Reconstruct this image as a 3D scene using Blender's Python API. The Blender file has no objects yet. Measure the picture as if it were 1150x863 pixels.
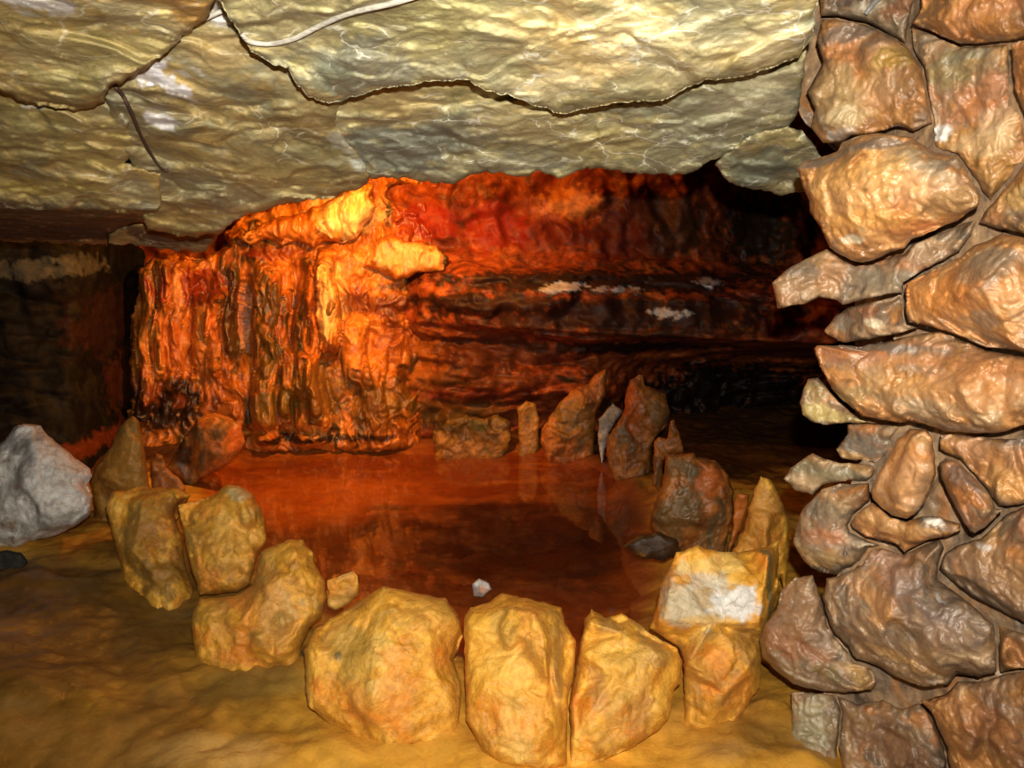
import bpy, math, random
import numpy as np
from mathutils import Vector
from mathutils.geometry import delaunay_2d_cdt

random.seed(7)
SC = bpy.context.scene
COL = SC.collection
# ------------------------------------------------------------------ camera
IW, IH = 1150.0, 863.0
FPX = 902.0
CAMH = 1.30
TH = math.radians(8.3)
CT, ST = math.cos(TH), math.sin(TH)
cd = bpy.data.cameras.new('camera')
cd.sensor_width = 36.0
cd.lens = FPX / IW * 36.0
cd.clip_start = 0.02
cam = bpy.data.objects.new('camera', cd)
COL.objects.link(cam)
cam.location = (0, 0, CAMH)
cam.rotation_euler = (math.pi / 2 - TH, 0, 0)
SC.camera = cam


def ray(px, py):
    xc = (np.asarray(px, float) - IW / 2) / FPX
    yc = -(np.asarray(py, float) - IH / 2) / FPX
    return xc, CT + yc * ST, -ST + yc * CT


def W(px, py, Y):
    """the world point at distance Y (world y) seen in direction (px, py)"""
    x, y, z = ray(px, py)
    k = np.asarray(Y, float) / y
    return np.stack([x * k, y * k, CAMH + z * k], -1)


def FL(px, py, z0=0.0):
    x, y, z = ray(px, py)
    k = (z0 - CAMH) / z
    return x * k, y * k


def proj(P):
    x, y, z = P[:, 0], P[:, 1], P[:, 2] - CAMH
    d = y * CT - z * ST
    u = y * ST + z * CT
    return IW / 2 + FPX * x / d, IH / 2 - FPX * u / d


# ------------------------------------------------------------------ noise
def _h(ix, iy, iz, s):
    with np.errstate(over='ignore'):
        n = (ix.astype(np.uint32) * np.uint32(374761393) + iy.astype(np.uint32) * np.uint32(668265263)
             + iz.astype(np.uint32) * np.uint32(2147483647) + np.uint32((s * 974711 + 12345) & 0xffffffff))
        n = (n ^ (n >> np.uint32(13))) * np.uint32(1274126177)
        n = (n ^ (n >> np.uint32(15))) * np.uint32(2246822519)
        n = n ^ (n >> np.uint32(16))
    return n.astype(np.float64) / 4294967295.0


def vn(P, s=0):
    f = np.floor(P)
    i = f.astype(np.int64)
    t = P - f
    t = t * t * t * (t * (t * 6 - 15) + 10)
    r = 0
    for a in (0, 1):
        wa = t[:, 0] if a else 1 - t[:, 0]
        for b in (0, 1):
            wb = t[:, 1] if b else 1 - t[:, 1]
            for c in (0, 1):
                wc = t[:, 2] if c else 1 - t[:, 2]
                r = r + wa * wb * wc * _h(i[:, 0] + a, i[:, 1] + b, i[:, 2] + c, s)
    return r * 2 - 1


_A = np.array([[0.36, 0.48, -0.8], [-0.8, 0.60, 0.0], [0.48, 0.64, 0.60]])


def fbm(P, size, octv=4, s=0, gain=0.5, ridged=False):
    Q = np.asarray(P) / size
    r, a = 0, 1.0
    for o in range(octv):
        Q = Q @ _A.T + 13.7
        n = vn(Q, s + o * 17)
        if ridged:
            n = 1 - 2 * np.abs(n)
        r = r + a * n
        a *= gain
        Q = Q * 2.03
    return r


def facet(P, size, s=0, k=9.0):
    Q = np.asarray(P) / size
    f = np.floor(Q)
    i = f.astype(np.int64)
    num = np.zeros(len(Q))
    den = np.zeros(len(Q)) + 1e-12
    for a in (-1, 0, 1):
        for b in (-1, 0, 1):
            for c in (-1, 0, 1):
                cx, cy, cz = i[:, 0] + a, i[:, 1] + b, i[:, 2] + c
                d = np.stack([cx + _h(cx, cy, cz, s), cy + _h(cx, cy, cz, s + 1), cz + _h(cx, cy, cz, s + 2)], -1) - Q
                w = np.exp(-k * (d * d).sum(1))
                n = np.stack([_h(cx, cy, cz, s + 3), _h(cx, cy, cz, s + 4), _h(cx, cy, cz, s + 5)], -1) - 0.5
                num += w * ((d * n).sum(1) * 1.6 + (_h(cx, cy, cz, s + 6) - 0.5) * 0.5)
                den += w
    return num / den


def st_chisel(P, s, g=1.0):
    wv = fbm(P, 0.11, 2, s + 50)[:, None] * 0.02
    return g * (0.075 * facet(P + wv, 0.2, s, 16) + 0.018 * facet(P + wv, 0.06, s + 9, 16) + 0.006 * fbm(P, 0.09, 3, s + 3)
                + 0.0042 * fbm(P + wv, 0.034, 3, s + 5, ridged=True))


def st_melt(P, s, g=1.0):
    wv = np.stack([fbm(P, 0.06, 2, s + 31), fbm(P, 0.06, 2, s + 32), fbm(P, 0.06, 2, s + 33)], -1) * 0.02
    return g * (0.070 * facet(P + wv, 0.17, s, 12) + 0.020 * facet(P + wv, 0.055, s + 2, 12) + 0.009 * fbm(P, 0.07, 3, s + 3)
                + 0.0038 * fbm(P + wv, 0.022, 2, s + 7, ridged=True) + 0.0018 * fbm(P + wv, 0.009, 2, s + 8))


def st_slab(P, s, g=1.0):
    # bedding runs gently down to the right; ripples follow it
    Q = P @ np.array([[0.95, 0.0, 0.31], [0.0, 1.0, 0.0], [-0.31, 0.0, 0.95]]).T
    wv = np.stack([fbm(Q, 0.2, 3, s + 31), fbm(Q, 0.2, 3, s + 32), fbm(Q, 0.2, 3, s + 33)], -1) * 0.07
    Q = Q + wv
    A = Q * np.array([0.88, 1.0, 1.12])
    return g * (0.075 * facet(A, 0.26, s, 10) + 0.030 * facet(A, 0.09, s + 4, 10) + 0.010 * fbm(A, 0.10, 3, s + 3)
                + 0.0035 * fbm(A, 0.03, 3, s + 9, ridged=True))


def st_drape(P, s, g=1.0):
    wv = np.stack([fbm(P, 0.25, 3, s + 31), fbm(P, 0.25, 3, s + 32), fbm(P, 0.25, 3, s + 33)], -1) * 0.10
    A = (P + wv) * np.array([1.0, 1.0, 0.28])
    return g * (0.08 * fbm(A, 0.15, 2, s, ridged=True) + 0.10 * facet(P + wv, 0.2, s + 2, 9) + 0.05 * facet(P + wv, 0.08, s + 12, 9) + 0.02 * fbm(P + wv, 0.06, 3, s + 5))


def st_smooth(P, s, g=1.0):
    return g * (0.010 * fbm(P, 0.1, 3, s) + 0.003 * fbm(P, 0.02, 2, s + 3))


# ------------------------------------------------------------------ materials
def lin(h):
    h = h.lstrip('#')
    c = [int(h[i:i + 2], 16) / 255 for i in (0, 2, 4)]
    return [v / 12.92 if v <= 0.04045 else ((v + 0.055) / 1.055) ** 2.4 for v in c]


def rockmat(name, stops, scale=5.0, stretch=(1, 1, 1), rot=(0, 0, 0), dist=1.2, alt=None, vein=None, speck=0.35,
            rough=(0.38, 0.7), bump=0.35, bscale=55.0, spec=0.45):
    m = bpy.data.materials.new(name)
    m.use_nodes = True
    nt = m.node_tree
    N, L = nt.nodes, nt.links
    N.clear()
    out = N.new('ShaderNodeOutputMaterial')
    bs = N.new('ShaderNodeBsdfPrincipled')
    L.new(bs.outputs[0], out.inputs[0])
    bs.inputs['Specular IOR Level'].default_value = spec
    tc = N.new('ShaderNodeTexCoord')
    mp = N.new('ShaderNodeMapping')
    mp.inputs['Scale'].default_value = stretch
    mp.inputs['Rotation'].default_value = rot
    L.new(tc.outputs['Object'], mp.inputs['Vector'])

    def noise(sc, det=6, ro=0.6, di=0.0, vec=None):
        n = N.new('ShaderNodeTexNoise')
        n.inputs['Scale'].default_value = sc
        n.inputs['Detail'].default_value = det
        n.inputs['Roughness'].default_value = ro
        n.inputs['Distortion'].default_value = di
        L.new(vec or mp.outputs[0], n.inputs['Vector'])
        return n.outputs['Fac']

    def ramp(fac, st):
        r = N.new('ShaderNodeValToRGB')
        e = r.color_ramp.elements
        while len(e) < len(st):
            e.new(0.5)
        for k, (p, c) in enumerate(st):
            e[k].position = p
            e[k].color = (*(lin(c) if isinstance(c, str) else c), 1)
        L.new(fac, r.inputs[0])
        return r.outputs[0]

    def mix(fac, a, b, mode='MIX'):
        x = N.new('ShaderNodeMix')
        x.data_type = 'RGBA'
        x.blend_type = mode
        if isinstance(fac, float):
            x.inputs[0].default_value = fac
        else:
            L.new(fac, x.inputs[0])
        L.new(a, x.inputs[6])
        if isinstance(b, str):
            x.inputs[7].default_value = (*lin(b), 1)
        else:
            L.new(b, x.inputs[7])
        return x.outputs[2]

    col = ramp(noise(scale, 7, 0.62, dist), stops)
    if alt:
        col = mix(ramp(noise(alt[1], 5, 0.6, 0.8), [(alt[2], (0, 0, 0)), (alt[2] + alt[3], (1, 1, 1))]), col, alt[0])
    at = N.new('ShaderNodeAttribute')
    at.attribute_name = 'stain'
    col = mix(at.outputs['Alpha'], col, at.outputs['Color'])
    if vein:
        wv = N.new('ShaderNodeTexNoise')
        wv.inputs['Scale'].default_value = vein[1] * 0.7
        wv.inputs['Detail'].default_value = 4
        L.new(mp.outputs[0], wv.inputs['Vector'])
        ad = N.new('ShaderNodeVectorMath')
        ad.operation = 'MULTIPLY_ADD'
        ad.inputs[1].default_value = (vein[4],) * 3
        L.new(wv.outputs['Color'], ad.inputs[0])
        L.new(mp.outputs[0], ad.inputs[2])
        vo = N.new('ShaderNodeTexVoronoi')
        vo.feature = 'DISTANCE_TO_EDGE'
        vo.inputs['Scale'].default_value = vein[1]
        L.new(ad.outputs[0], vo.inputs['Vector'])
        f = ramp(vo.outputs['Distance'], [(0.0, (vein[3],) * 3), (vein[2], (0, 0, 0))])
        brk = ramp(noise(vein[1] * 0.8, 3), [(0.45, (0, 0, 0)), (0.6, (1, 1, 1))])
        col = mix(mix(1.0, f, brk, 'MULTIPLY'), col, vein[0])
    if speck:
        g = ramp(noise(scale * 7, 5, 0.7, 0.6), [(0.30, (1 - speck,) * 3), (0.62, (1, 1, 1))])
        col = mix(1.0, col, g, 'MULTIPLY')
    L.new(col, bs.inputs['Base Color'])
    rr = ramp(noise(scale * 2.3, 4), [(0.35, (rough[0],) * 3), (0.65, (rough[1],) * 3)])
    L.new(rr, bs.inputs['Roughness'])
    b1 = N.new('ShaderNodeBump')
    b1.inputs['Strength'].default_value = bump
    b1.inputs['Distance'].default_value = 0.012
    L.new(noise(bscale, 6, 0.65, 0.7), b1.inputs['Height'])
    L.new(b1.outputs[0], bs.inputs['Normal'])
    return m


M = {}
M['ceil'] = rockmat('grey_green_limestone', [(0.28, '#6d6842'), (0.42, '#a2986a'), (0.52, '#bdb183'), (0.62, '#c9b77c'), (0.75, '#ddd4b4')],
                    5.5, (0.8, 1, 1.7), (0, 0.3, 0), 1.6, alt=('#8b8b74', 3.0, 0.52, 0.16), vein=('#ece9d8', 8.0, 0.03, 0.9, 0.28), speck=0.34, bscale=42)
M['ceilwarm'] = rockmat('tan_limestone', [(0.28, '#6a5b33'), (0.42, '#a18a55'), (0.54, '#b9a16b'), (0.66, '#c7a962'), (0.8, '#ddd0ab')],
                        5.0, (0.7, 1, 1.6), (0, 0.35, 0), 1.3, alt=('#857a5c', 2.6, 0.52, 0.16), vein=('#e2dabd', 6.0, 0.024, 0.6, 0.3), speck=0.32, bscale=42)
M['ochre'] = rockmat('ochre_rock', [(0.28, '#96621a'), (0.42, '#cf912c'), (0.54, '#e6a93c'), (0.68, '#edba52'), (0.82, '#f3d488')],
                     7.0, (1, 1, 1), (0, 0, 0), 1.0, alt=('#d98528', 5.0, 0.53, 0.12), vein=('#8a5a24', 8.0, 0.022, 0.55, 0.2), speck=0.36, bscale=48, bump=0.55)
M['ochredark'] = rockmat('brown_ochre_rock', [(0.28, '#4d3213'), (0.45, '#8a5d24'), (0.58, '#a6752c'), (0.75, '#bd8c40')],
                         8.0, (1, 1, 1), (0, 0, 0), 1.0, alt=('#6a5a35', 6.0, 0.53, 0.12), speck=0.35, bscale=60)
M['rust'] = rockmat('rusty_rock', [(0.28, '#4a2a12'), (0.45, '#8d5423'), (0.58, '#b06a2c'), (0.75, '#c98a48')],
                    9.0, (1, 1, 0.7), (0, 0, 0), 1.2, alt=('#6b5637', 6.0, 0.52, 0.12), speck=0.4, bscale=60, rough=(0.32, 0.6))
M['wall'] = rockmat('flowstone_coated_rock', [(0.26, '#5f4330'), (0.40, '#93673f'), (0.52, '#b17c48'), (0.64, '#c0925f'), (0.80, '#d6b68b')],
                    9.0, (1, 1, 1), (0, 0, 0), 1.6, alt=('#8a7560', 5.0, 0.54, 0.12), speck=0.32, bscale=40, bump=0.38, rough=(0.22, 0.55), spec=0.6)
M['wallgrey'] = rockmat('grey_brown_rock', [(0.26, '#463a30'), (0.42, '#7a6652'), (0.54, '#977a5c'), (0.66, '#a98762'), (0.80, '#c6ab86')],
                        9.0, (1, 1, 1), (0, 0, 0), 1.6, alt=('#a06c3f', 6.0, 0.54, 0.12), speck=0.34, bscale=40, bump=0.38, rough=(0.22, 0.55), spec=0.6)
M['flow'] = rockmat('orange_flowstone', [(0.28, '#5a2a0c'), (0.42, '#b4601c'), (0.54, '#d9812a'), (0.70, '#eda54a'), (0.85, '#f3cf8a')],
                    7.0, (1, 1, 0.35), (0, 0, 0), 1.0, alt=('#4d3a1c', 5.0, 0.55, 0.1), speck=0.45, bscale=40, bump=0.6, rough=(0.25, 0.5), spec=0.6)
M['back'] = rockmat('red_brown_cave_wall', [(0.28, '#2c140a'), (0.42, '#6e2c12'), (0.54, '#9a4519'), (0.68, '#b8662a'), (0.85, '#c98c4a')],
                    3.6, (1, 1, 1.2), (0, 0, 0), 1.2, alt=('#30200f', 2.5, 0.54, 0.12), speck=0.4, bscale=14, bump=0.2, rough=(0.45, 0.75), spec=0.25)
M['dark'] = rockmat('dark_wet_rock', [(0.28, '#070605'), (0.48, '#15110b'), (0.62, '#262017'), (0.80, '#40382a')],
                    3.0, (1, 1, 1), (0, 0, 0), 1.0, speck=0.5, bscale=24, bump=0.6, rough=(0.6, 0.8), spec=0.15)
M['grey'] = rockmat('pale_grey_rock', [(0.28, '#8d8680'), (0.42, '#c4bdb6'), (0.55, '#dcd6cf'), (0.70, '#e8e3dd'), (0.85, '#f1eeea')],
                    9.0, (1, 1, 1), (0, 0, 0), 0.9, alt=('#9d8a76', 8.0, 0.56, 0.1), vein=('#8a6a52', 14.0, 0.05, 0.4, 0.1), speck=0.4, bscale=70)
M['floor'] = rockmat('ochre_mud', [(0.28, '#6a4617'), (0.42, '#a57325'), (0.54, '#c08a2e'), (0.68, '#cc9836'), (0.85, '#dab25c')],
                     2.8, (1, 1, 1), (0, 0, 0), 1.4, alt=('#8f6c2e', 2.0, 0.54, 0.12), speck=0.28, bscale=26, bump=0.4, rough=(0.28, 0.55), spec=0.5)


def simple(name, c, rough=0.5, metal=0.0):
    m = bpy.data.materials.new(name)
    m.use_nodes = True
    b = m.node_tree.nodes['Principled BSDF']
    N, L = m.node_tree.nodes, m.node_tree.links
    n = N.new('ShaderNodeTexNoise')
    n.inputs['Scale'].default_value = 30
    n.inputs['Detail'].default_value = 5
    r = N.new('ShaderNodeValToRGB')
    a = lin(c)
    r.color_ramp.elements[0].color = (*[v * 0.6 for v in a], 1)
    r.color_ramp.elements[1].color = (*a, 1)
    r.color_ramp.elements[0].position = 0.35
    r.color_ramp.elements[1].position = 0.6
    L.new(n.outputs['Fac'], r.inputs[0])
    L.new(r.outputs[0], b.inputs['Base Color'])
    b.inputs['Roughness'].default_value = rough
    b.inputs['Metallic'].default_value = metal
    return m


# ------------------------------------------------------------------ mesh helpers
def tag(o, label=None, cat=None, group=None, kind=None):
    if label: o['label'] = label
    if cat: o['category'] = cat
    if group: o['group'] = group
    if kind: o['kind'] = kind
    return o


def stain_and_light_attr(me, P, stains, seed):  # colour marks of the rock, plus some painted glints and shade
    n = len(P)
    colr = np.zeros((n, 4))
    if stains:
        px, py = proj(P)
        fb = fbm(P, 0.05, 4, seed + 77, 0.6)
        for s in stains:
            sx, sy, rx, ry, c = s[:5]
            amt = s[5] if len(s) > 5 else 0.85
            rag = s[6] if len(s) > 6 else 0.55
            d2 = (px - sx) ** 2 + (py - sy) ** 2
            near = np.where(d2 < max(25.0, d2.min() + 1e-6))[0]
            ctr = P[near[np.argmin(P[near, 1])]]
            k = ctr[1] / FPX
            # an ellipsoid fixed in the rock: rx across, ry up
            d = np.sqrt(((P[:, 0] - ctr[0]) / (rx * k)) ** 2 + ((P[:, 2] - ctr[2]) / (ry * k)) ** 2
                        + ((P[:, 1] - ctr[1]) / (max(rx, ry) * k * 2.5)) ** 2)
            m = np.clip((1.0 - d + fb * rag * 0.55) / 0.45, 0, 1)
            m = m * m * (3 - 2 * m) * amt
            cc = np.array(lin(c))
            a0 = colr[:, 3]
            a1 = m + a0 * (1 - m)
            sel = a1 > 1e-5
            colr[sel, :3] = (cc[None] * m[sel, None] + colr[sel, :3] * (a0 * (1 - m))[sel, None]) / a1[sel, None]
            colr[:, 3] = a1
    at = me.attributes.new('stain', 'FLOAT_COLOR', 'POINT')
    at.data.foreach_set('color', colr.astype(np.float32).ravel())


def link_mesh(name, V, F, mat, origin=None, stains=None, seed=0, parent=None):
    V = np.asarray(V, float)
    if origin is None:
        lo, hi = V.min(0), V.max(0)
        origin = np.array([(lo[0] + hi[0]) / 2, (lo[1] + hi[1]) / 2, lo[2]])
    me = bpy.data.meshes.new(name)
    me.from_pydata((V - origin).tolist(), [], F if isinstance(F, list) else F.tolist())
    me.update()
    me.polygons.foreach_set('use_smooth', [True] * len(me.polygons))
    stain_and_light_attr(me, V, stains, seed)
    me.materials.append(mat)
    o = bpy.data.objects.new(name, me)
    COL.objects.link(o)
    o.location = origin
    if parent is not None:
        o.parent = parent
        o.matrix_parent_inverse = parent.matrix_world.inverted()
    return o


def seg_dist(px, py, poly):
    P = np.asarray(poly, float)
    Q = np.roll(P, -1, 0)
    best = np.full(len(px), 1e9)
    for (ax, ay), (bx, by) in zip(P, Q):
        dx, dy = bx - ax, by - ay
        t = np.clip(((px - ax) * dx + (py - ay) * dy) / (dx * dx + dy * dy + 1e-12), 0, 1)
        best = np.minimum(best, (px - ax - t * dx) ** 2 + (py - ay - t * dy) ** 2)
    return np.sqrt(best)


def inside(px, py, poly):
    P = np.asarray(poly, float)
    Q = np.roll(P, -1, 0)
    r = np.zeros(len(px), bool)
    for (ax, ay), (bx, by) in zip(P, Q):
        c = (ay > py) != (by > py)
        with np.errstate(divide='ignore', invalid='ignore'):
            xx = (bx - ax) * (py - ay) / (by - ay) + ax
        r ^= c & (px < xx)
    return r


def lin_interp(px, py, pts):
    """piecewise flat facets through (x, y, value) points"""
    vs = [Vector((p[0], p[1])) for p in pts]
    r = delaunay_2d_cdt(vs, [], [], 0, 1e-6)
    val = [pts[ids[0]][2] for ids in r[3]]
    out = np.zeros(len(px))
    best = np.full(len(px), -1e9)
    for f in r[2]:
        (ax, ay), (bx, by), (cx, cy) = [r[0][i] for i in f]
        den = (by - cy) * (ax - cx) + (cx - bx) * (ay - cy)
        if abs(den) < 1e-9:
            continue
        l0 = ((by - cy) * (px - cx) + (cx - bx) * (py - cy)) / den
        l1 = ((cy - ay) * (px - cx) + (ax - cx) * (py - cy)) / den
        l2 = 1 - l0 - l1
        mn = np.minimum(np.minimum(l0, l1), l2)
        sel = mn > best
        best[sel] = mn[sel]
        l0c, l1c, l2c = l0[sel], l1[sel], l2[sel]
        v = l0c * val[f[0]] + l1c * val[f[1]] + l2c * val[f[2]]
        out[sel] = np.where(mn[sel] > -0.02, v, 0)
    return out


_seed = [100]


def resample(outline, step, rag, seed):
    P = np.asarray(outline, float)
    out = []
    for a, b in zip(P, np.roll(P, -1, 0)):
        n = max(1, int(round(np.hypot(*(b - a)) / step)))
        for k in range(n):
            out.append(a + (b - a) * k / n)
    out = np.array(out)
    q = np.concatenate([out, np.zeros((len(out), 1))], 1)
    j = np.stack([fbm(q, 9.0, 3, seed), fbm(q, 9.0, 3, seed + 5)], -1) * rag
    return out + j


def rock(name, outline, Y, slope=(0, 0), ctrl=None, bulge=0.06, R=22, thick=0.3, shrink=0.7, style=st_chisel, g=1.0,
         mat='ochre', stains=None, res=2.0, rag=1.0, yf=None, seed=None, parent=None):
    if seed is None:
        _seed[0] += 31
        seed = _seed[0]
    B = resample(outline, res * 1.15, rag, seed)
    lo, hi = B.min(0), B.max(0)
    c = np.array([(lo[0] + hi[0]) / 2, (lo[1] + hi[1]) / 2])
    h = res * 0.866
    ys = np.arange(lo[1], hi[1], h)
    G = []
    for k, y in enumerate(ys):
        xs = np.arange(lo[0] + (k % 2) * res / 2, hi[0], res)
        G.append(np.stack([xs, np.full(len(xs), y)], -1))
    G = np.concatenate(G)
    G = G + (np.random.RandomState(seed).rand(len(G), 2) - 0.5) * res * 0.3
    ins = inside(G[:, 0], G[:, 1], B)
    G = G[ins]
    dg = seg_dist(G[:, 0], G[:, 1], B)
    G = G[dg > res * 0.55]
    nb = len(B)
    pts = np.concatenate([B, G])
    r = delaunay_2d_cdt([Vector(p) for p in pts.tolist()], [(i, (i + 1) % nb) for i in range(nb)], [], 1, 1e-5)
    XY = np.array([tuple(v) for v in r[0]])
    tris = [list(t) for t in r[2]]
    # orient consistently (towards the camera)
    T = np.array(tris)
    a, b, d_ = XY[T[:, 0]], XY[T[:, 1]], XY[T[:, 2]]
    ar = (b[:, 0] - a[:, 0]) * (d_[:, 1] - a[:, 1]) - (b[:, 1] - a[:, 1]) * (d_[:, 0] - a[:, 0])
    T[ar > 0] = T[ar > 0][:, ::-1]
    d = seg_dist(XY[:, 0], XY[:, 1], B)
    d[:nb] = 0

    def yfun(px, py, dd):
        if yf is not None:
            y = yf(px, py)
        else:
            y = Y + slope[0] * (px - c[0]) / 100 + slope[1] * (py - c[1]) / 100
        if ctrl:
            y = y + lin_interp(px, py, [(p[0], p[1], 0.0) for p in outline] + list(ctrl))
        t = np.clip(dd / R, 0, 1)
        return y - bulge * np.sqrt(np.clip(1 - (1 - t) ** 2, 0, 1))
    y0 = yfun(XY[:, 0], XY[:, 1], d)
    P = W(XY[:, 0], XY[:, 1], y0)
    y1 = y0 + style(P, seed, g)
    Vf = W(XY[:, 0], XY[:, 1], y1)
    # the sides and the back: rings that close towards the middle behind the face
    V = [Vf]
    F = T.tolist()
    prev = list(range(nb))
    n = len(Vf)
    K = 7
    bc = XY[:nb].mean(0)
    yb = y1[:nb]
    yend = yb.mean() + thick
    for k in range(1, K + 1):
        t = k / K
        s = 1 - (1 - shrink) * t ** 1.7
        pk = bc + (XY[:nb] - bc) * s
        yk = (yb + thick * t) if yf is not None else (yb * (1 - t) + yend * t)
        Pk = W(pk[:, 0], pk[:, 1], yk)
        if k < K:
            Pk = Pk + (style(Pk, seed + 3, g * 0.6) * (0.5 if k > 1 else 0.2))[:, None] * np.array([0, 1.0, 0])
        V.append(Pk)
        cur = list(range(n, n + nb))
        n += nb
        for i in range(nb):
            j = (i + 1) % nb
            F.append([prev[i], prev[j], cur[j], cur[i]])
        prev = cur
    V.append(W(np.array([bc[0]]), np.array([bc[1]]), np.array([(float(yf(bc[0], bc[1])) + thick if yf is not None else yend) + thick * 0.1])))
    for i in range(nb):
        F.append([prev[i], prev[(i + 1) % nb], n])
    V = np.concatenate(V)
    # outward orientation of the sides
    o = link_mesh(name, V, F, M[mat] if isinstance(mat, str) else mat, None, stains, seed, parent)
    o_fn = lambda px, py: float(yfun(np.array([float(px)]), np.array([float(py)]), seg_dist(np.array([float(px)]), np.array([float(py)]), B))[0]
                                + style(W(np.array([float(px)]), np.array([float(py)]), yfun(np.array([float(px)]), np.array([float(py)]), seg_dist(np.array([float(px)]), np.array([float(py)]), B))), seed, g)[0])
    return o, o_fn


def sheet(name, x0, x1, y0, y1, step, yf, style, g, mat, stains=None, seed=5):
    xs = np.arange(x0, x1 + step, step)
    ys = np.arange(y0, y1 + step, step)
    X, Yp = np.meshgrid(xs, ys)
    px, py = X.ravel(), Yp.ravel()
    yy = yf(px, py)
    yy = yy + style(W(px, py, yy), seed, g)
    V = W(px, py, yy)
    nx, ny = len(xs), len(ys)
    idx = np.arange(nx * ny).reshape(ny, nx)
    F = np.stack([idx[:-1, :-1], idx[1:, :-1], idx[1:, 1:], idx[:-1, 1:]], -1).reshape(-1, 4)
    return link_mesh(name, V, F, M[mat], None, stains, seed)


def tube(name, pts, r, mat, parent=None, sides=10, sub=6):
    """a round cable along smoothed points"""
    P = np.array(pts, float)
    n = len(P)
    C = []
    for i in range(n - 1):
        p0, p1, p2, p3 = P[max(i - 1, 0)], P[i], P[i + 1], P[min(i + 2, n - 1)]
        for k in range(sub):
            t = k / sub
            C.append(0.5 * (2 * p1 + (p2 - p0) * t + (2 * p0 - 5 * p1 + 4 * p2 - p3) * t * t + (3 * p1 - p0 - 3 * p2 + p3) * t ** 3))
    C.append(P[-1])
    C = np.array(C)
    tn = np.gradient(C, axis=0)
    tn /= np.linalg.norm(tn, axis=1)[:, None]
    V, F = [], []
    for i, (c, t) in enumerate(zip(C, tn)):
        u = np.cross(t, [0.1, 0.3, 1.0]); u /= np.linalg.norm(u)
        v = np.cross(t, u)
        rr = r(i / (len(C) - 1)) if callable(r) else r
        for k in range(sides):
            a = 2 * math.pi * k / sides
            V.append(c + rr * (u * math.cos(a) + v * math.sin(a)))
        if i:
            for k in range(sides):
                q = (k + 1) % sides
                F.append([(i - 1) * sides + k, (i - 1) * sides + q, i * sides + q, i * sides + k])
    m = len(C) - 1
    F.append(list(range(sides))[::-1])
    F.append([m * sides + k for k in range(sides)])
    return link_mesh(name, V, F, mat, None, None, 0, parent)


# ------------------------------------------------------------------ the setting
sm = lambda a, b, x: (lambda t: t * t * (3 - 2 * t))(np.clip((x - a) / (b - a), 0, 1))

POOL_PX = [(255, 500), (320, 494), (400, 492), (520, 492), (600, 496), (660, 505), (705, 530), (735, 560), (742, 612), (745, 690), (690, 748),
           (620, 752), (520, 750), (430, 725), (345, 690), (300, 640), (262, 600), (225, 560), (205, 535), (225, 515)]
POOL = [tuple(float(v) for v in FL(*p)) for p in POOL_PX]


def floor_z(X, Y, s=3):
    d = seg_dist(X, Y, POOL)
    ins = inside(X, Y, POOL)
    sd = np.where(ins, d, -d)
    P = np.stack([X, Y, X * 0], -1)
    z = 0.022 * fbm(P, 0.55, 3, s) + 0.018 * fbm(P, 0.16, 3, s + 4) + 0.02 * facet(P, 0.3, s + 2, 10) + 0.004 * fbm(P, 0.04, 3, s + 8, ridged=True)
    z = z * np.where(ins, 0.45, 1.0)
    z = z - 0.085 * sm(-0.02, 0.30, sd) - 0.02 * sm(0.2, 0.8, sd)
    z = z + 0.10 * sm(-1.15, -1.75, X) * sm(4.4, 3.4, Y)
    z = z + 0.03 * np.exp(-((sd + 0.16) / 0.15) ** 2)
    hx, hy = FL(255, 868)
    z = z + 0.05 * np.exp(-(((X - hx) / 0.20) ** 2 + ((Y - hy) / 0.14) ** 2))
    hx, hy = FL(90, 800)
    z = z + 0.05 * np.exp(-(((X - hx) / 0.35) ** 2 + ((Y - hy) / 0.2) ** 2))
    return z


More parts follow.
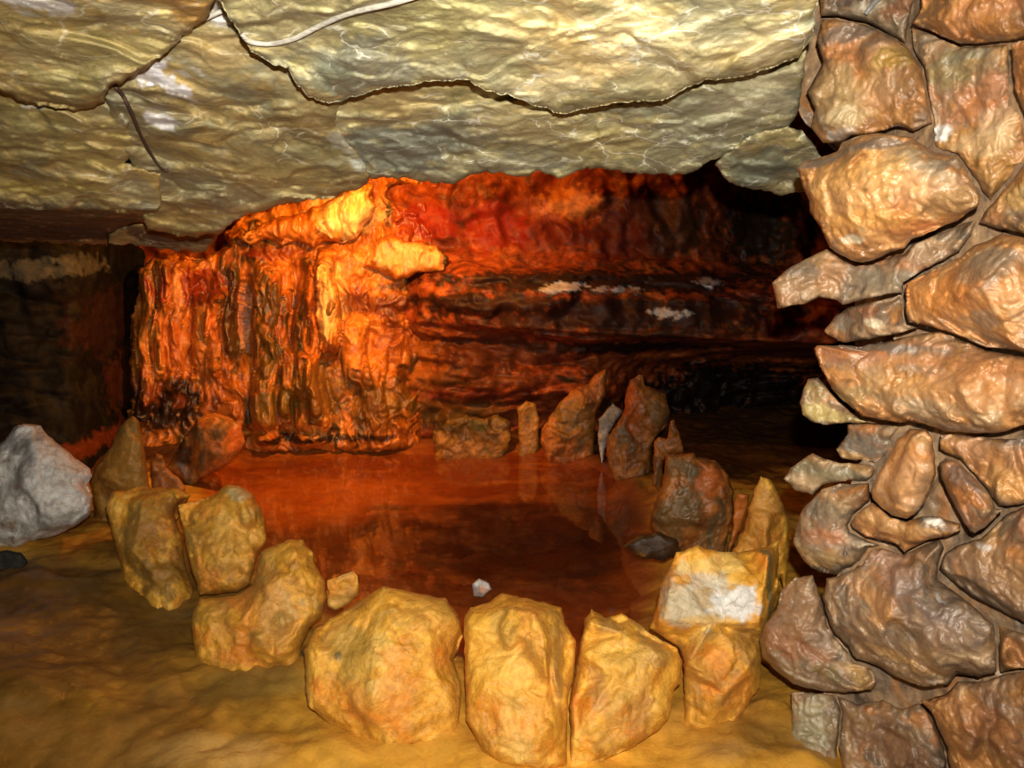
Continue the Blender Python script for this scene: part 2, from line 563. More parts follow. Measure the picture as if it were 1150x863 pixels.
def make_floor():
    st = 0.016
    xs = np.arange(-3.6, 3.2, st)
    ys = np.arange(0.5, 8.0, st)
    X, Yg = np.meshgrid(xs, ys)
    X, Yg = X.ravel(), Yg.ravel()
    Z = floor_z(X, Yg)
    V = np.stack([X, Yg, Z], -1)
    nx, ny = len(xs), len(ys)
    idx = np.arange(nx * ny).reshape(ny, nx)
    F = np.stack([idx[:-1, :-1], idx[:-1, 1:], idx[1:, 1:], idx[1:, :-1]], -1).reshape(-1, 4)
    o = link_mesh('floor', V, F, M['floor'], np.array([0, 0, 0.0]), None, 3)
    # floor colours: rusty silt under the water, darker in its middle, brown mud beyond
    d = seg_dist(X, Yg, POOL)
    ins = inside(X, Yg, POOL)
    sd = np.where(ins, d, -d)
    P3 = np.stack([X, Yg, X * 0], -1)
    fb = fbm(P3, 0.25, 5, 91, 0.6)
    fb2 = fbm(P3 * np.array([0.5, 1.6, 1]), 0.3, 5, 191, 0.6)
    c = np.zeros((len(X), 4))

    def lay(m, hexc):
        m = np.clip(m, 0, 1)
        cc = np.array(lin(hexc))
        a0 = c[:, 3].copy()
        a1 = m + a0 * (1 - m)
        s = a1 > 1e-5
        c[s, :3] = (cc[None] * m[s, None] + c[s, :3] * (a0 * (1 - m))[s, None]) / a1[s, None]
        c[:, 3] = a1
    lay(sm(4.6, 5.2, Yg + 0.2 * fb) * 0.95, '#4a2a12')
    lay(sm(-0.05, 0.12, sd + 0.05 * fb), '#7e3a13')
    lay(sm(0.0, 0.5, fb2) * sm(0.0, 0.2, sd) * 0.4, '#cc7c30')
    cx, cy = FL(350, 545)
    r = np.sqrt(((X - cx) / 0.95) ** 2 + ((Yg - cy) / 1.2) ** 2)
    lay(sm(1.1, 0.3, r + 0.25 * fb) * sm(0.0, 0.1, sd) * 0.75, '#a85a1c')  # lamplight on the left back of the bed, painted as brighter colour
    cx, cy = FL(550, 590)
    r = np.sqrt(((X - cx) / 0.85) ** 2 + ((Yg - cy) / 0.75) ** 2)
    lay(sm(1.35, 0.5, r + 0.3 * fb) * sm(0.0, 0.1, sd) * 0.95, '#33100a')
    for (qx, qy, rx, ry, hx, am) in ((620, 850, .9, .25, '#e6a83c', .85), (820, 820, .3, .2, '#c8923c', .6), (70, 780, .9, .6, '#5f431a', .85), (60, 690, .7, .5, '#4f371a', .85), (170, 700, .5, .35, '#58401c', .75), (210, 760, .35, .25, '#8f6a2c', .6), (200, 640, .5, .3, '#5e4420', .7), (240, 690, .35, .2, '#57482a', .6), (60, 740, .6, .22, '#7a5524', .6),  # brown mud; dark patches left of the ring also paint in a soft shadow
                                     (300, 775, .3, .1, '#8a7238', .5), (330, 745, .15, .06, '#5e5a44', .7), (255, 850, .2, .1, '#d1aa62', .7),
                                     (860, 830, .16, .12, '#7c5c2a', .7), (820, 850, .1, .08, '#8a7350', .5), (100, 840, .4, .12, '#9a6f30', .6),
                                     (560, 845, .4, .06, '#bd8d38', .6)):
        ox, oy = FL(qx, qy)
        rr = np.sqrt(((X - ox) / rx) ** 2 + ((Yg - oy) / ry) ** 2)
        lay(sm(1.1, 0.3, rr + 0.35 * fb) * am, hx)
    o.data.attributes['stain'].data.foreach_set('color', c.astype(np.float32).ravel())
    return tag(o, kind='structure', label='wet ochre mud floor of the cave and the rusty pool bed')


make_floor()

# the water: clear and still over rusty silt
wm = bpy.data.materials.new('clear_pool_water')
wm.use_nodes = True
N, L = wm.node_tree.nodes, wm.node_tree.links
N.clear()
o_ = N.new('ShaderNodeOutputMaterial')
mx = N.new('ShaderNodeMixShader')
tr = N.new('ShaderNodeBsdfTransparent')
tr.inputs[0].default_value = (0.94, 0.84, 0.72, 1)
gl = N.new('ShaderNodeBsdfGlossy')
gl.inputs['Roughness'].default_value = 0.04
fr = N.new('ShaderNodeFresnel')
fr.inputs['IOR'].default_value = 1.33
nz = N.new('ShaderNodeTexNoise')
nz.inputs['Scale'].default_value = 5
nz.inputs['Detail'].default_value = 3
bp = N.new('ShaderNodeBump')
bp.inputs['Strength'].default_value = 0.06
bp.inputs['Distance'].default_value = 0.02
tcw = N.new('ShaderNodeTexCoord')
L.new(tcw.outputs['Object'], nz.inputs['Vector'])
L.new(nz.outputs['Fac'], bp.inputs['Height'])
L.new(bp.outputs[0], gl.inputs['Normal'])
L.new(bp.outputs[0], fr.inputs['Normal'])
ml = N.new('ShaderNodeMath')
ml.operation = 'MULTIPLY'
ml.inputs[1].default_value = 0.22
L.new(fr.outputs[0], ml.inputs[0])
L.new(ml.outputs[0], mx.inputs[0])
L.new(tr.outputs[0], mx.inputs[1])
L.new(gl.outputs[0], mx.inputs[2])
L.new(mx.outputs[0], o_.inputs[0])
pc = np.mean(POOL, 0)
wv = [(pc[0] + (x - pc[0]) * 1.06, min(pc[1] + (y - pc[1]) * 0.99, 5.62), -0.036) for x, y in POOL]
wo = link_mesh('pool_water', wv, [list(range(len(wv)))], wm)
tag(wo, 'still clear water of the rust-coloured pool inside the ring of rocks', 'pool water', kind='stuff')


def table(px, py, xk, yk, T, tilt=0.0, xr=650):
    v = py - tilt * (px - xr)
    T = np.array(T, float)
    rows = np.stack([np.interp(v, yk, T[k]) for k in range(len(xk))], 0)
    i = np.clip(np.searchsorted(xk, px) - 1, 0, len(xk) - 2)
    t = np.clip((px - np.array(xk)[i]) / (np.array(xk)[i + 1] - np.array(xk)[i]), 0, 1)
    t = t * t * (3 - 2 * t)
    j = np.arange(len(px))
    return rows[i, j] * (1 - t) + rows[i + 1, j] * t


BY = [130, 200, 285, 298, 316, 332, 372, 390, 410, 440, 470, 500, 540]
BX = [60, 180, 300, 430, 520, 650, 760, 860, 1000]
BT = [[6.2] * 13, [6.2] * 13,
      [6.2] * 13,
      [6.1, 6.1, 6.1, 6.1, 6.05, 6.0, 5.95, 6.0, 6.0, 6.0, 6.05, 6.1, 6.1],
      [6.0, 6.0, 6.0, 5.95, 5.7, 5.6, 5.6, 5.9, 5.75, 5.8, 6.0, 6.05, 6.05],
      [6.2, 6.2, 6.15, 6.05, 5.6, 5.45, 5.4, 5.9, 6.0, 5.95, 6.3, 6.4, 6.4],
      [6.3, 6.3, 6.25, 6.1, 5.65, 5.45, 5.4, 6.4, 6.9, 7, 7, 7, 7],
      [6.9, 6.9, 6.8, 6.4, 5.8, 5.5, 5.5, 6.8, 7.2, 7.3, 7.3, 7.3, 7.3],
      [7.0, 7.0, 6.8, 6.4, 5.8, 5.5, 5.5, 6.8, 7.2, 7.3, 7.3, 7.3, 7.3]]


def st_back(P, s, g=1.0):
    A = P * np.array([0.35, 1, 1.6])
    lay = fbm(A, 0.2, 2, s, ridged=True)
    lowm = sm(1.35, 1.2, P[:, 2])
    return g * (0.12 * facet(P, 0.5, s, 7) + 0.07 * facet(P * np.array([1, 1, .8]), 0.2, s + 3, 8) + lowm * 0.045 * lay
                + 0.04 * facet(P, 0.09, s + 13, 9) + 0.03 * fbm(P, 0.14, 2, s + 7))


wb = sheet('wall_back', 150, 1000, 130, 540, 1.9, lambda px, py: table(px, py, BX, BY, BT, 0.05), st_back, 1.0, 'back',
           [(220, 380, 90, 110, '#b3591a', .8), (735, 250, 90, 50, '#3a180b', .85), (600, 265, 70, 24, '#6e200a', .7), (360, 400, 80, 60, '#b8651e', .7), (480, 245, 45, 22, '#8e1f08', .8), (555, 260, 45, 35, '#8a2008', .8), (640, 225, 40, 22, '#d9863a', .75), (690, 260, 60, 30, '#5a1c0a', .7),  # upper right painted darker to dim the lamplight there
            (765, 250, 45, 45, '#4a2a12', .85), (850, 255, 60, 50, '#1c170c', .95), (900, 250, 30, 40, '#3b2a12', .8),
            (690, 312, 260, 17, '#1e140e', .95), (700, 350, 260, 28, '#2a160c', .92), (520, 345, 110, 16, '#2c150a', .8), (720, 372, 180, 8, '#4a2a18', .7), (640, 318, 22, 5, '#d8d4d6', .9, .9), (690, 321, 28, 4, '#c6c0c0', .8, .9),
            (795, 312, 20, 6, '#c9c5ca', .9, .9), (748, 352, 24, 5, '#cfc9c0', .8, 1.1), (620, 322, 14, 5, '#ccc6c6', .8, 1.0),  # pale spots on these two lines: flash glints on the wet ledge, painted in
            (820, 440, 150, 50, '#0a0705', .97), (700, 395, 130, 12, '#120a06', .95), (520, 435, 40, 5, '#0e0804', .9), (500, 460, 90, 22, '#6a4a1c', .7),  # near-black marks: shade of the undercut below the ledge, painted in
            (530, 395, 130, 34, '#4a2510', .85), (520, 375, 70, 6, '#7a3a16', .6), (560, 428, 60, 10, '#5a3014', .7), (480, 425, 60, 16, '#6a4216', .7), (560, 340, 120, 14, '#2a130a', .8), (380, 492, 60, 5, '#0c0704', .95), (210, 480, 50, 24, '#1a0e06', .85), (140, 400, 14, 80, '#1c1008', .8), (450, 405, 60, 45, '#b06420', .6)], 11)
tag(wb, 'red brown back wall of the cave with a wet ledge', kind='structure')
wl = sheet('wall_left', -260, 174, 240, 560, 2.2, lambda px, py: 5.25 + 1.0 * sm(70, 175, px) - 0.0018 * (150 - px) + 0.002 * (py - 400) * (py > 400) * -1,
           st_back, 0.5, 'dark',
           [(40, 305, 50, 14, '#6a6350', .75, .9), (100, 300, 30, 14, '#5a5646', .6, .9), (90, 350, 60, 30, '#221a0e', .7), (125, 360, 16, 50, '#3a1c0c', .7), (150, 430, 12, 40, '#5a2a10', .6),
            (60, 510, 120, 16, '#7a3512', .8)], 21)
tag(wl, 'nearly black wet wall at the left of the cave', kind='structure')
# right wall behind the stacked boulders
RY = lambda px: 2.10 - (px - 880) * 0.0021
wr = sheet('wall_right', 960, 1420, -260, 1000, 4.0, lambda px, py: RY(px) + 0.78, st_melt, 1.0, 'wallgrey', None, 31)
tag(wr, 'brown bedrock behind the stacked boulders', kind='structure')
o, _ = rock('rock_mortar', [(888, -200), (888, 60), (888, 110), (905, 140), (922, 152), (955, 165), (975, 200), (985, 280), (1002, 300), (1008, 340), (1003, 372), (1005, 400), (1010, 460), (1000, 485), (980, 500), (970, 515), (960, 528),
                           (950, 560), (932, 580), (932, 615), (945, 640), (925, 670), (910, 700), (915, 730), (925, 765), (925, 960), (1400, 960), (1400, -200)], 0, yf=lambda px, py: RY(px) + 0.092 - 0.025 * sm(470, 500, py) + 0.12 * sm(190, 140, py) * sm(1060, 960, px), bulge=0.0, style=st_melt, g=0.35,
            thick=0.3, shrink=0.97, mat='wallgrey', res=2.4)
tag(o, 'flowstone crust cementing the stacked boulders of the right wall', 'flowstone crust', kind='structure')
# roof of the inner chamber, above the lamp
xs = np.arange(-3.2, 3.4, 0.06)
ys = np.arange(2.75, 7.6, 0.06)
X, Yg = np.meshgrid(xs, ys)
Pq = np.stack([X.ravel(), Yg.ravel(), 0 * X.ravel()], -1)
Zr = 2.30 + 0.08 * fbm(Pq, 0.5, 4, 5) - 0.25 * sm(6.2, 7.4, Pq[:, 1])
idx = np.arange(X.size).reshape(X.shape)
Fq = np.stack([idx[:-1, :-1], idx[1:, :-1], idx[1:, 1:], idx[:-1, 1:]], -1).reshape(-1, 4)
tag(link_mesh('ceiling', np.stack([Pq[:, 0], Pq[:, 1], Zr], -1), Fq, M['back']), 'high rough roof of the lamplit chamber', kind='structure')

_rs = random.Random(5)


def smears(outline, pal, n, amt):
    xs, ys = [q[0] for q in outline], [q[1] for q in outline]
    out = []
    w, h = max(xs) - min(xs), max(ys) - min(ys)
    for _ in range(n):
        k = _rs.uniform(0.12, 0.3)
        out.append((_rs.uniform(min(xs) + w * .1, max(xs) - w * .1), _rs.uniform(min(ys) + h * .1, max(ys) - h * .1), 4 + w * k * _rs.uniform(.5, 1.2), 3 + h * k * _rs.uniform(.4, 1.0), _rs.choice(pal), amt * _rs.uniform(.6, 1.2), 1.1))
    return out


# ------------------------------------------------------------------ ceiling slabs
YC = lambda py: np.interp(py, [-220, -100, 0, 100, 200, 260, 300], [1.05, 1.30, 1.62, 1.95, 2.45, 2.9, 3.3])
CE = {}


def ceil(key, outline, off, mat, label, stains=None, **k):
    vis = [(min(max(q[0], -20), 1000), max(q[1], -10)) for q in outline]
    stains = smears(vis, ['#8d8a70', '#c9b884', '#a4925a', '#7c7a62', '#d9cca0', '#b39a5c', '#96937c', '#6f6a4c'], 16, 0.42) + list(stains or [])
    yf = k.pop('yf', None) or (lambda px, py: YC(py) + off)
    o, fn = rock('ceiling', outline, 0, yf=yf, mat=mat, stains=stains, style=k.pop('style', st_slab), **{**dict(bulge=0.03, R=8, thick=0.45, shrink=0.94, rag=2.2, res=1.9), **k})
    tag(o, label, kind='structure')
    CE[key] = fn
    return o


ceil('c1', [(251, -200), (244, 0), (255, 15), (267, 31), (275, 48), (292, 63), (309, 73), (325, 76), (330, 90), (342, 106), (367, 116), (384, 113), (421, 102),
            (480, 93), (502, 89), (526, 91), (544, 100), (581, 111), (629, 128), (660, 124), (690, 116), (745, 113), (788, 91), (824, 88), (861, 79), (897, 64), (915, 36),
            (918, 0), (922, -200)], -0.06, 'ceil', 'broad grey-green rippled ceiling slab at the top centre',
     [(420, 60, 60, 18, '#77776a', .6), (370, 95, 40, 14, '#6e7260', .7), (640, 60, 90, 30, '#d9b878', .55), (700, 40, 70, 25, '#e0cfa0', .5), (800, 30, 60, 20, '#a3a184', .5),
      (620, 100, 40, 18, '#e6d7a8', .6), (500, 30, 60, 20, '#b2aa72', .5), (560, 70, 70, 18, '#8f8d72', .45), (860, 50, 40, 20, '#d6c9a0', .5)])
ceil('c2', [(355, 112), (369, 90), (430, 75), (520, 62), (640, 100), (760, 85), (880, 50), (906, 30), (906, 67), (898, 116), (888, 143), (842, 161), (800, 180), (782, 192), (757, 196),
            (727, 195), (690, 192), (660, 189), (629, 201), (611, 193), (578, 198), (562, 192), (526, 196), (508, 206), (483, 207), (465, 202), (441, 199), (416, 201), (398, 185),
            (378, 165), (362, 154), (350, 128)], 0.13, 'ceil', 'lower ceiling slab with scratched grey-green face above the glowing chamber',
     [(450, 170, 70, 28, '#71746a', .8), (520, 150, 60, 22, '#7b7c6c', .7), (600, 140, 80, 18, '#bfae7c', .6), (680, 165, 60, 20, '#b7a46c', .6), (440, 125, 60, 14, '#b59c66', .6),
      (800, 140, 80, 25, '#a9a78a', .6), (850, 110, 50, 20, '#cfc4a0', .5), (580, 185, 60, 10, '#8a8672', .6)])
ceil('c3', [(803, 183), (842, 152), (885, 140), (900, 146), (915, 165), (940, 200), (925, 214), (900, 215), (879, 219), (849, 214), (818, 204)], 0.17, 'ceil',
     'small dark grey ceiling slab hanging beside the nose-shaped boulder', [(860, 195, 50, 20, '#6d7060', .8), (830, 185, 30, 14, '#86866e', .6)])
ceil('c5', [(-190, -200), (248, -200), (241, 3), (231, 25), (217, 33), (204, 44), (188, 58), (163, 77), (142, 90), (121, 98), (119, 113), (110, 120), (83, 124), (54, 121),
            (21, 113), (0, 104), (-190, 95)], -0.03, 'ceilwarm', 'olive tan ceiling slab in the upper left corner',
     [(40, 3, 60, 8, '#e4e2e2', .8, .9), (205, 12, 45, 14, '#b07f36', .7), (80, 95, 50, 18, '#9a8d50', .6), (130, 50, 70, 20, '#a08e52', .5), (60, 50, 60, 24, '#8d7d4b', .5)], bulge=0.06)
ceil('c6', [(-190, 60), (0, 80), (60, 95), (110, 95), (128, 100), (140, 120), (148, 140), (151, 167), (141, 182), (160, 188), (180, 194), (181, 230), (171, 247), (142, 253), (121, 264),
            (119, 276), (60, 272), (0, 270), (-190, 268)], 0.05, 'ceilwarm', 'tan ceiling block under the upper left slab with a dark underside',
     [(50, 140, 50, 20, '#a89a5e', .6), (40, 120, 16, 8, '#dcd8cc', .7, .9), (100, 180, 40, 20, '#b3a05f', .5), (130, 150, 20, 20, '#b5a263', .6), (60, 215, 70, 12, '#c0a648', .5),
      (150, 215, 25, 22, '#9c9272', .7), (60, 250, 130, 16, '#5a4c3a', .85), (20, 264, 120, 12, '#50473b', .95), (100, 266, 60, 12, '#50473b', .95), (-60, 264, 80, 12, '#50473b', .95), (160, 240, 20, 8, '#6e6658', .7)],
     yf=lambda px, py: np.interp(py, [-100, 60, 150, 235, 276], [1.4, 1.86, 2.2, 2.65, 3.9]) + 0.05)
ceil('c4', [(236, 10), (246, -30), (275, 0), (300, 50), (345, 80), (385, 100), (378, 142), (392, 160), (412, 182), (415, 200), (413, 206), (392, 217), (363, 223), (325, 229), (288, 238), (262, 248), (246, 263), (221, 267),
            (184, 262), (165, 258), (160, 240), (165, 240), (160, 196), (140, 175), (125, 138), (116, 104), (105, 92), (140, 70), (205, 30)], 0.10, 'ceilwarm',
     'slanting tan ceiling slab with white mineral patches left of centre',
     [(176, 90, 38, 13, '#eceaf0', .9, .9), (203, 107, 20, 9, '#e6e3e6', .85, .9), (178, 138, 18, 8, '#dedbdc', .8, .9), (250, 20, 16, 10, '#dcdad8', .8, .6), (190, 118, 30, 14, '#7d6a42', .6),
      (385, 165, 18, 16, '#c9c8b4', .7), (403, 190, 12, 12, '#b4bab0', .8), (220, 215, 80, 22, '#8e8468', .6), (300, 200, 70, 16, '#b79f60', .5), (250, 60, 40, 20, '#bb9c60', .5)], bulge=0.05)
ceil('c7', [(122, 262), (150, 250), (186, 250), (222, 258), (250, 255), (240, 272), (232, 280), (222, 284), (160, 277), (125, 274)], 0.55, 'ceilwarm',
     'thin brown rock shelf under the slanting ceiling slab', [(180, 268, 70, 14, '#5a3d28', .85)], g=0.5, bulge=0.03, R=6)

# ------------------------------------------------------------------ flowstone on the back wall
def ridge(px, py, xa, ya, xb, yb, w, h):
    """a rounded rib running down the wall from (xa, ya) to (xb, yb)"""
    t = np.clip((py - ya) / (yb - ya), 0, 1)
    xc = xa + (xb - xa) * t + 3.0 * np.sin(py * 0.07 + xa)
    e = sm(ya - 10, ya + 12, py) * sm(yb + 12, yb - 10, py)
    return h * e * np.sqrt(np.clip(1 - ((px - xc) / w) ** 2, 0, 1))


def mass_y(px, py):
    px = np.asarray(px, float)
    py = np.asarray(py, float)
    y = 5.95 - 0.10 * sm(380, 470, py) + 0.10 * sm(420, 500, px) + 0.15 * sm(300, 220, py)
    for r in ((166, 300, 160, 470, 9, .16), (186, 290, 176, 420, 8, .18), (205, 300, 192, 440, 10, .10), (222, 300, 226, 410, 8, .10), (243, 330, 236, 420, 10, .18), (262, 300, 256, 400, 6, .10),
              (300, 300, 296, 500, 15, .22), (318, 330, 322, 470, 8, .14), (343, 290, 336, 440, 10, .22), (366, 285, 372, 396, 12, .34), (352, 300, 352, 470, 8, .22), (398, 358, 402, 430, 16, .16),
              (346, 400, 350, 500, 22, .12), (420, 400, 424, 500, 14, .10)):
        y = y - ridge(px, py, *r)
    y = y + 0.45 * sm(440, 515, px) * sm(295, 330, py) + 0.30 * sm(470, 530, px) * sm(310, 290, py)
    # two dark pockets above the columns
    for (cx, cy, rx, ry, dd) in ((338, 305, 9, 16, .25), (275, 340, 8, 40, .15), (452, 218, 16, 9, .3), (225, 320, 14, 12, .12), (300, 486, 60, 6, .1)):
        y = y + dd * np.exp(-((px - cx) / rx) ** 2 - ((py - cy) / ry) ** 2)
    return y


def st_mass(P, s, g=1.0):
    wv = np.stack([fbm(P, 0.25, 3, s + 31), fbm(P, 0.25, 3, s + 32), fbm(P, 0.25, 3, s + 33)], -1) * 0.08
    Vt = (P + wv) * np.array([1.0, 1.0, 0.35])
    Hz = (P + wv) * np.array([0.4, 1.0, 1.3])
    k = sm(-1.05, -0.8, P[:, 0]) * sm(1.35, 1.2, P[:, 2])
    v = 0.07 * facet(Vt, 0.16, s, 10) + 0.05 * facet(Vt, 0.06, s + 2, 10) + 0.016 * fbm(Vt, 0.05, 3, s + 5)
    h = 0.09 * facet(Hz, 0.18, s + 3, 10) + 0.05 * facet(Hz, 0.07, s + 4, 10)
    return g * (v * (1 - k) + h * k)


MO = [(152, 330), (156, 305), (172, 292), (190, 285), (215, 288), (240, 286), (256, 276), (252, 262), (270, 246), (300, 234), (330, 226), (360, 218), (385, 208), (400, 190), (450, 186), (530, 186), (535, 230), (522, 300),
      (530, 330), (520, 400), (500, 440), (482, 470), (478, 506), (420, 508), (360, 508), (300, 508), (250, 508), (205, 510), (160, 512), (142, 490), (148, 440), (146, 390)]
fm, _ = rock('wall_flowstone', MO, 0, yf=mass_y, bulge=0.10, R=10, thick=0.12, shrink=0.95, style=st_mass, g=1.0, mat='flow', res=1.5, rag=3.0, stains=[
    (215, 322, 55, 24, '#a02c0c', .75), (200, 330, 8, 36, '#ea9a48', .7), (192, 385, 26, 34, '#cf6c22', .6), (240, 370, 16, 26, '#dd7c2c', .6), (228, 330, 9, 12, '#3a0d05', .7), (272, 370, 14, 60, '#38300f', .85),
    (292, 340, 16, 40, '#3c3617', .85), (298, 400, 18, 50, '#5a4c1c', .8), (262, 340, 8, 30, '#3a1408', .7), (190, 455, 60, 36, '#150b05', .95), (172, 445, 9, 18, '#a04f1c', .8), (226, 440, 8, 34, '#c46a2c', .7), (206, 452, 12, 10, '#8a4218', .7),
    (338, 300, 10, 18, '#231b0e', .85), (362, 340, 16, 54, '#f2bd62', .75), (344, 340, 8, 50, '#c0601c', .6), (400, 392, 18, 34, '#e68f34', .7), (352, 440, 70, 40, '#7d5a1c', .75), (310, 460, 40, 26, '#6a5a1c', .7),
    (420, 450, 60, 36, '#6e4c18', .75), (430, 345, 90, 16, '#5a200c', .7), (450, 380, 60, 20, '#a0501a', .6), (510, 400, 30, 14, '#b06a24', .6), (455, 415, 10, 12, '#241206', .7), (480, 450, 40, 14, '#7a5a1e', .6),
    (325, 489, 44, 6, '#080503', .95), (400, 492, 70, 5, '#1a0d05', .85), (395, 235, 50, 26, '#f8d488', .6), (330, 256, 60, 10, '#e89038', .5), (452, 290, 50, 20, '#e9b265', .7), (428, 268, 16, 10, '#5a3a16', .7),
    (475, 246, 40, 30, '#8a1806', .85), (452, 217, 20, 9, '#140705', .9), (515, 260, 20, 40, '#5a1206', .8), (300, 282, 40, 10, '#8e2a0a', .7), (285, 268, 20, 6, '#3a1c0a', .6), (470, 322, 60, 6, '#1c0c05', .8)])  # darkest marks paint shade into the hollows and along the foot
tag(fm, 'glowing orange flowstone mass with ribs and columns at the left of the back wall', 'flowstone')
bpy.context.view_layer.update()


def flow_part(name, outline, Y, label, stains, **k):
    kw = dict(bulge=0.12, R=12, thick=0.12, style=st_mass, g=0.6, mat='flow', res=1.5, rag=2.0)
    kw.update(k)
    o, _ = rock(name, outline, Y, stains=stains, parent=fm, **kw)
    if label: o['label'] = label


flow_part('column', [(352, 300), (360, 292), (370, 300), (378, 318), (382, 345), (379, 372), (372, 394), (362, 398), (356, 380), (352, 350), (354, 325)], 5.66, 'bright yellow orange fluted column', [(370, 345, 14, 50, '#f6ca7c', .8)], bulge=0.14)
flow_part('column', [(286, 310), (296, 302), (308, 304), (315, 318), (316, 350), (310, 372), (314, 410), (308, 440), (290, 440), (284, 410), (288, 372), (284, 345)], 5.76, 'mossy dark olive column', [(300, 350, 24, 60, '#423a18', .85), (298, 420, 20, 30, '#5e4c1c', .8)])
flow_part('drapery', [(262, 268), (285, 256), (310, 244), (340, 240), (372, 224), (392, 210), (408, 203), (420, 206), (416, 222), (424, 234), (412, 250), (402, 268), (384, 274), (366, 270), (350, 280), (335, 270), (318, 276), (300, 268), (282, 276)], 5.82,
          'brightest yellow drapery under the ceiling lip', [(390, 240, 40, 30, '#fbdc98', .6), (310, 258, 40, 12, '#e08a34', .5)], bulge=0.16, R=16, g=0.9)
flow_part('drapery', [(418, 272), (440, 262), (462, 272), (490, 276), (504, 290), (498, 304), (470, 308), (445, 314), (425, 304), (408, 300)], 5.8, 'pale orange scaly drapery', [(455, 290, 50, 20, '#eab66a', .7)], bulge=0.08, R=10)
flow_part('curtain', [(170, 372), (180, 340), (188, 312), (196, 298), (208, 304), (206, 330), (198, 352), (212, 362), (216, 388), (208, 412), (190, 420), (172, 416), (164, 398)], 5.84, 'flat orange curtain', [(190, 385, 26, 36, '#d8792c', .7), (200, 322, 8, 24, '#f0a656', .7)], bulge=0.10)

# ------------------------------------------------------------------ stones round the pool
GR = 'stones ringing the pool'


RINGS = []


def ring(*a, **k):
    RINGS.append((a, k))


def ring_build(name, outline, Y, label, cat='rock', mat='ochre', group=GR, sink=24, **k):
    # the foot of the stone goes on below the mud
    ys = [q[1] for q in outline]
    mid = min(ys) + 0.6 * (max(ys) - min(ys))
    dense = []
    for q0, q1 in zip(outline, outline[1:] + outline[:1]):
        n = max(1, int(math.hypot(q1[0] - q0[0], q1[1] - q0[1]) / 8))
        dense += [(q0[0] + (q1[0] - q0[0]) * i / n, q0[1] + (q1[1] - q0[1]) * i / n) for i in range(n)]
    A = np.array(dense)
    low = (A[:, 1] > mid) & inside(A[:, 0], A[:, 1] - 2.5, outline) & ~inside(A[:, 0], A[:, 1] + 2.5, outline)
    others = [q[0][1] for q in RINGS if q[0][1] is not outline]
    hit = np.zeros(len(A), bool)
    for q in others:
        for t in (0.35, 0.7, 1.0, 1.2):
            hit |= inside(A[:, 0], A[:, 1] + sink * t, q)
            hit |= seg_dist(A[:, 0], A[:, 1] + sink * t, q) < 4
    outline = [(x, y + (sink if l and not h_ else 0)) for (x, y), l, h_ in zip(dense, low, hit)]
    if mat == 'ochre':
        k['stains'] = smears(outline, ['#c98a30', '#ecc46c', '#b07a34', '#dc8630', '#a5854c', '#d7a850', '#8e6a30'], 9, 0.5) + list(k.get('stains') or [])
    k['bulge'] = k.get('bulge', 0.06) * 0.55
    k['R'] = k.get('R', 20) * 0.62
    o, fn = rock(name, outline, Y, mat=mat, **k)
    tag(o, label, cat, group)
    return fn


ring('boulder', [(5, 495), (13, 482), (27, 476), (46, 479), (54, 489), (68, 500), (84, 514), (100, 526), (103, 536), (98, 544), (104, 557), (101, 578), (84, 592), (58, 604), (32, 608),
                 (17, 617), (0, 616), (-24, 604), (-36, 560), (-22, 515)], 3.35, 'pale grey pitted boulder at the left edge of the photo', mat='grey', sink=0, slope=(0, -0.1), bulge=0.16, R=34, thick=0.35,
     ctrl=[(30, 520, -0.05), (60, 560, -0.08)], g=0.8, stains=[(22, 500, 16, 14, '#6f6a62', .7), (40, 545, 30, 20, '#d8d2cc', .4), (75, 585, 40, 12, '#9a9890', .5), (14, 545, 6, 5, '#8a5a44', .7)])
ring('pebble', [(-18, 622), (8, 618), (24, 621), (31, 631), (28, 643), (10, 648), (-18, 647)], 3.10, 'dark grey rounded pebble under the pale grey boulder', 'pebble', mat='dark', group=None, sink=4, bulge=0.06, R=14, thick=0.1,
     style=st_smooth, g=0.6, rag=0.4, stains=[(8, 630, 60, 30, '#3b3a36', .9)])
ring('standing_rock', [(100, 540), (107, 525), (116, 514), (127, 497), (132, 482), (142, 472), (149, 468), (156, 473), (161, 491), (164, 514), (167, 541), (170, 560), (150, 585), (125, 590), (108, 576)],
     3.85, 'pointed ochre stone right of the pale grey boulder', mat='ochredark', bulge=0.10, R=20, thick=0.25, ctrl=[(145, 520, -0.06), (150, 490, -0.02)], stains=[(140, 520, 40, 50, '#b3853a', .6)], g=0.7)
ring('rock', [(168, 519), (175, 510), (182, 512), (187, 525), (201, 536), (208, 548), (206, 560), (172, 562), (170, 545)], 4.15, 'small rusty stone right of the pointed ochre stone', mat='rust', bulge=0.05, R=10, thick=0.15, g=0.5, res=1.8)
ring('rock', [(187, 527), (211, 486), (222, 470), (241, 464), (259, 469), (271, 477), (275, 496), (266, 514), (246, 529), (224, 538), (214, 552), (208, 545), (199, 536)], 4.7,
     'dark brown leaning stone below the flowstone curtain', ctrl=[(222, 480, -0.10), (248, 482, -0.13), (264, 490, -0.02), (250, 510, -0.10), (212, 510, 0.02), (228, 515, -0.09)], g=0.5, mat='rust', bulge=0.08, R=16, thick=0.3, stains=[(205, 515, 16, 24, '#211910', .85), (240, 485, 16, 16, '#4c4530', .7), (268, 490, 8, 20, '#b85a22', .6)], res=1.8)
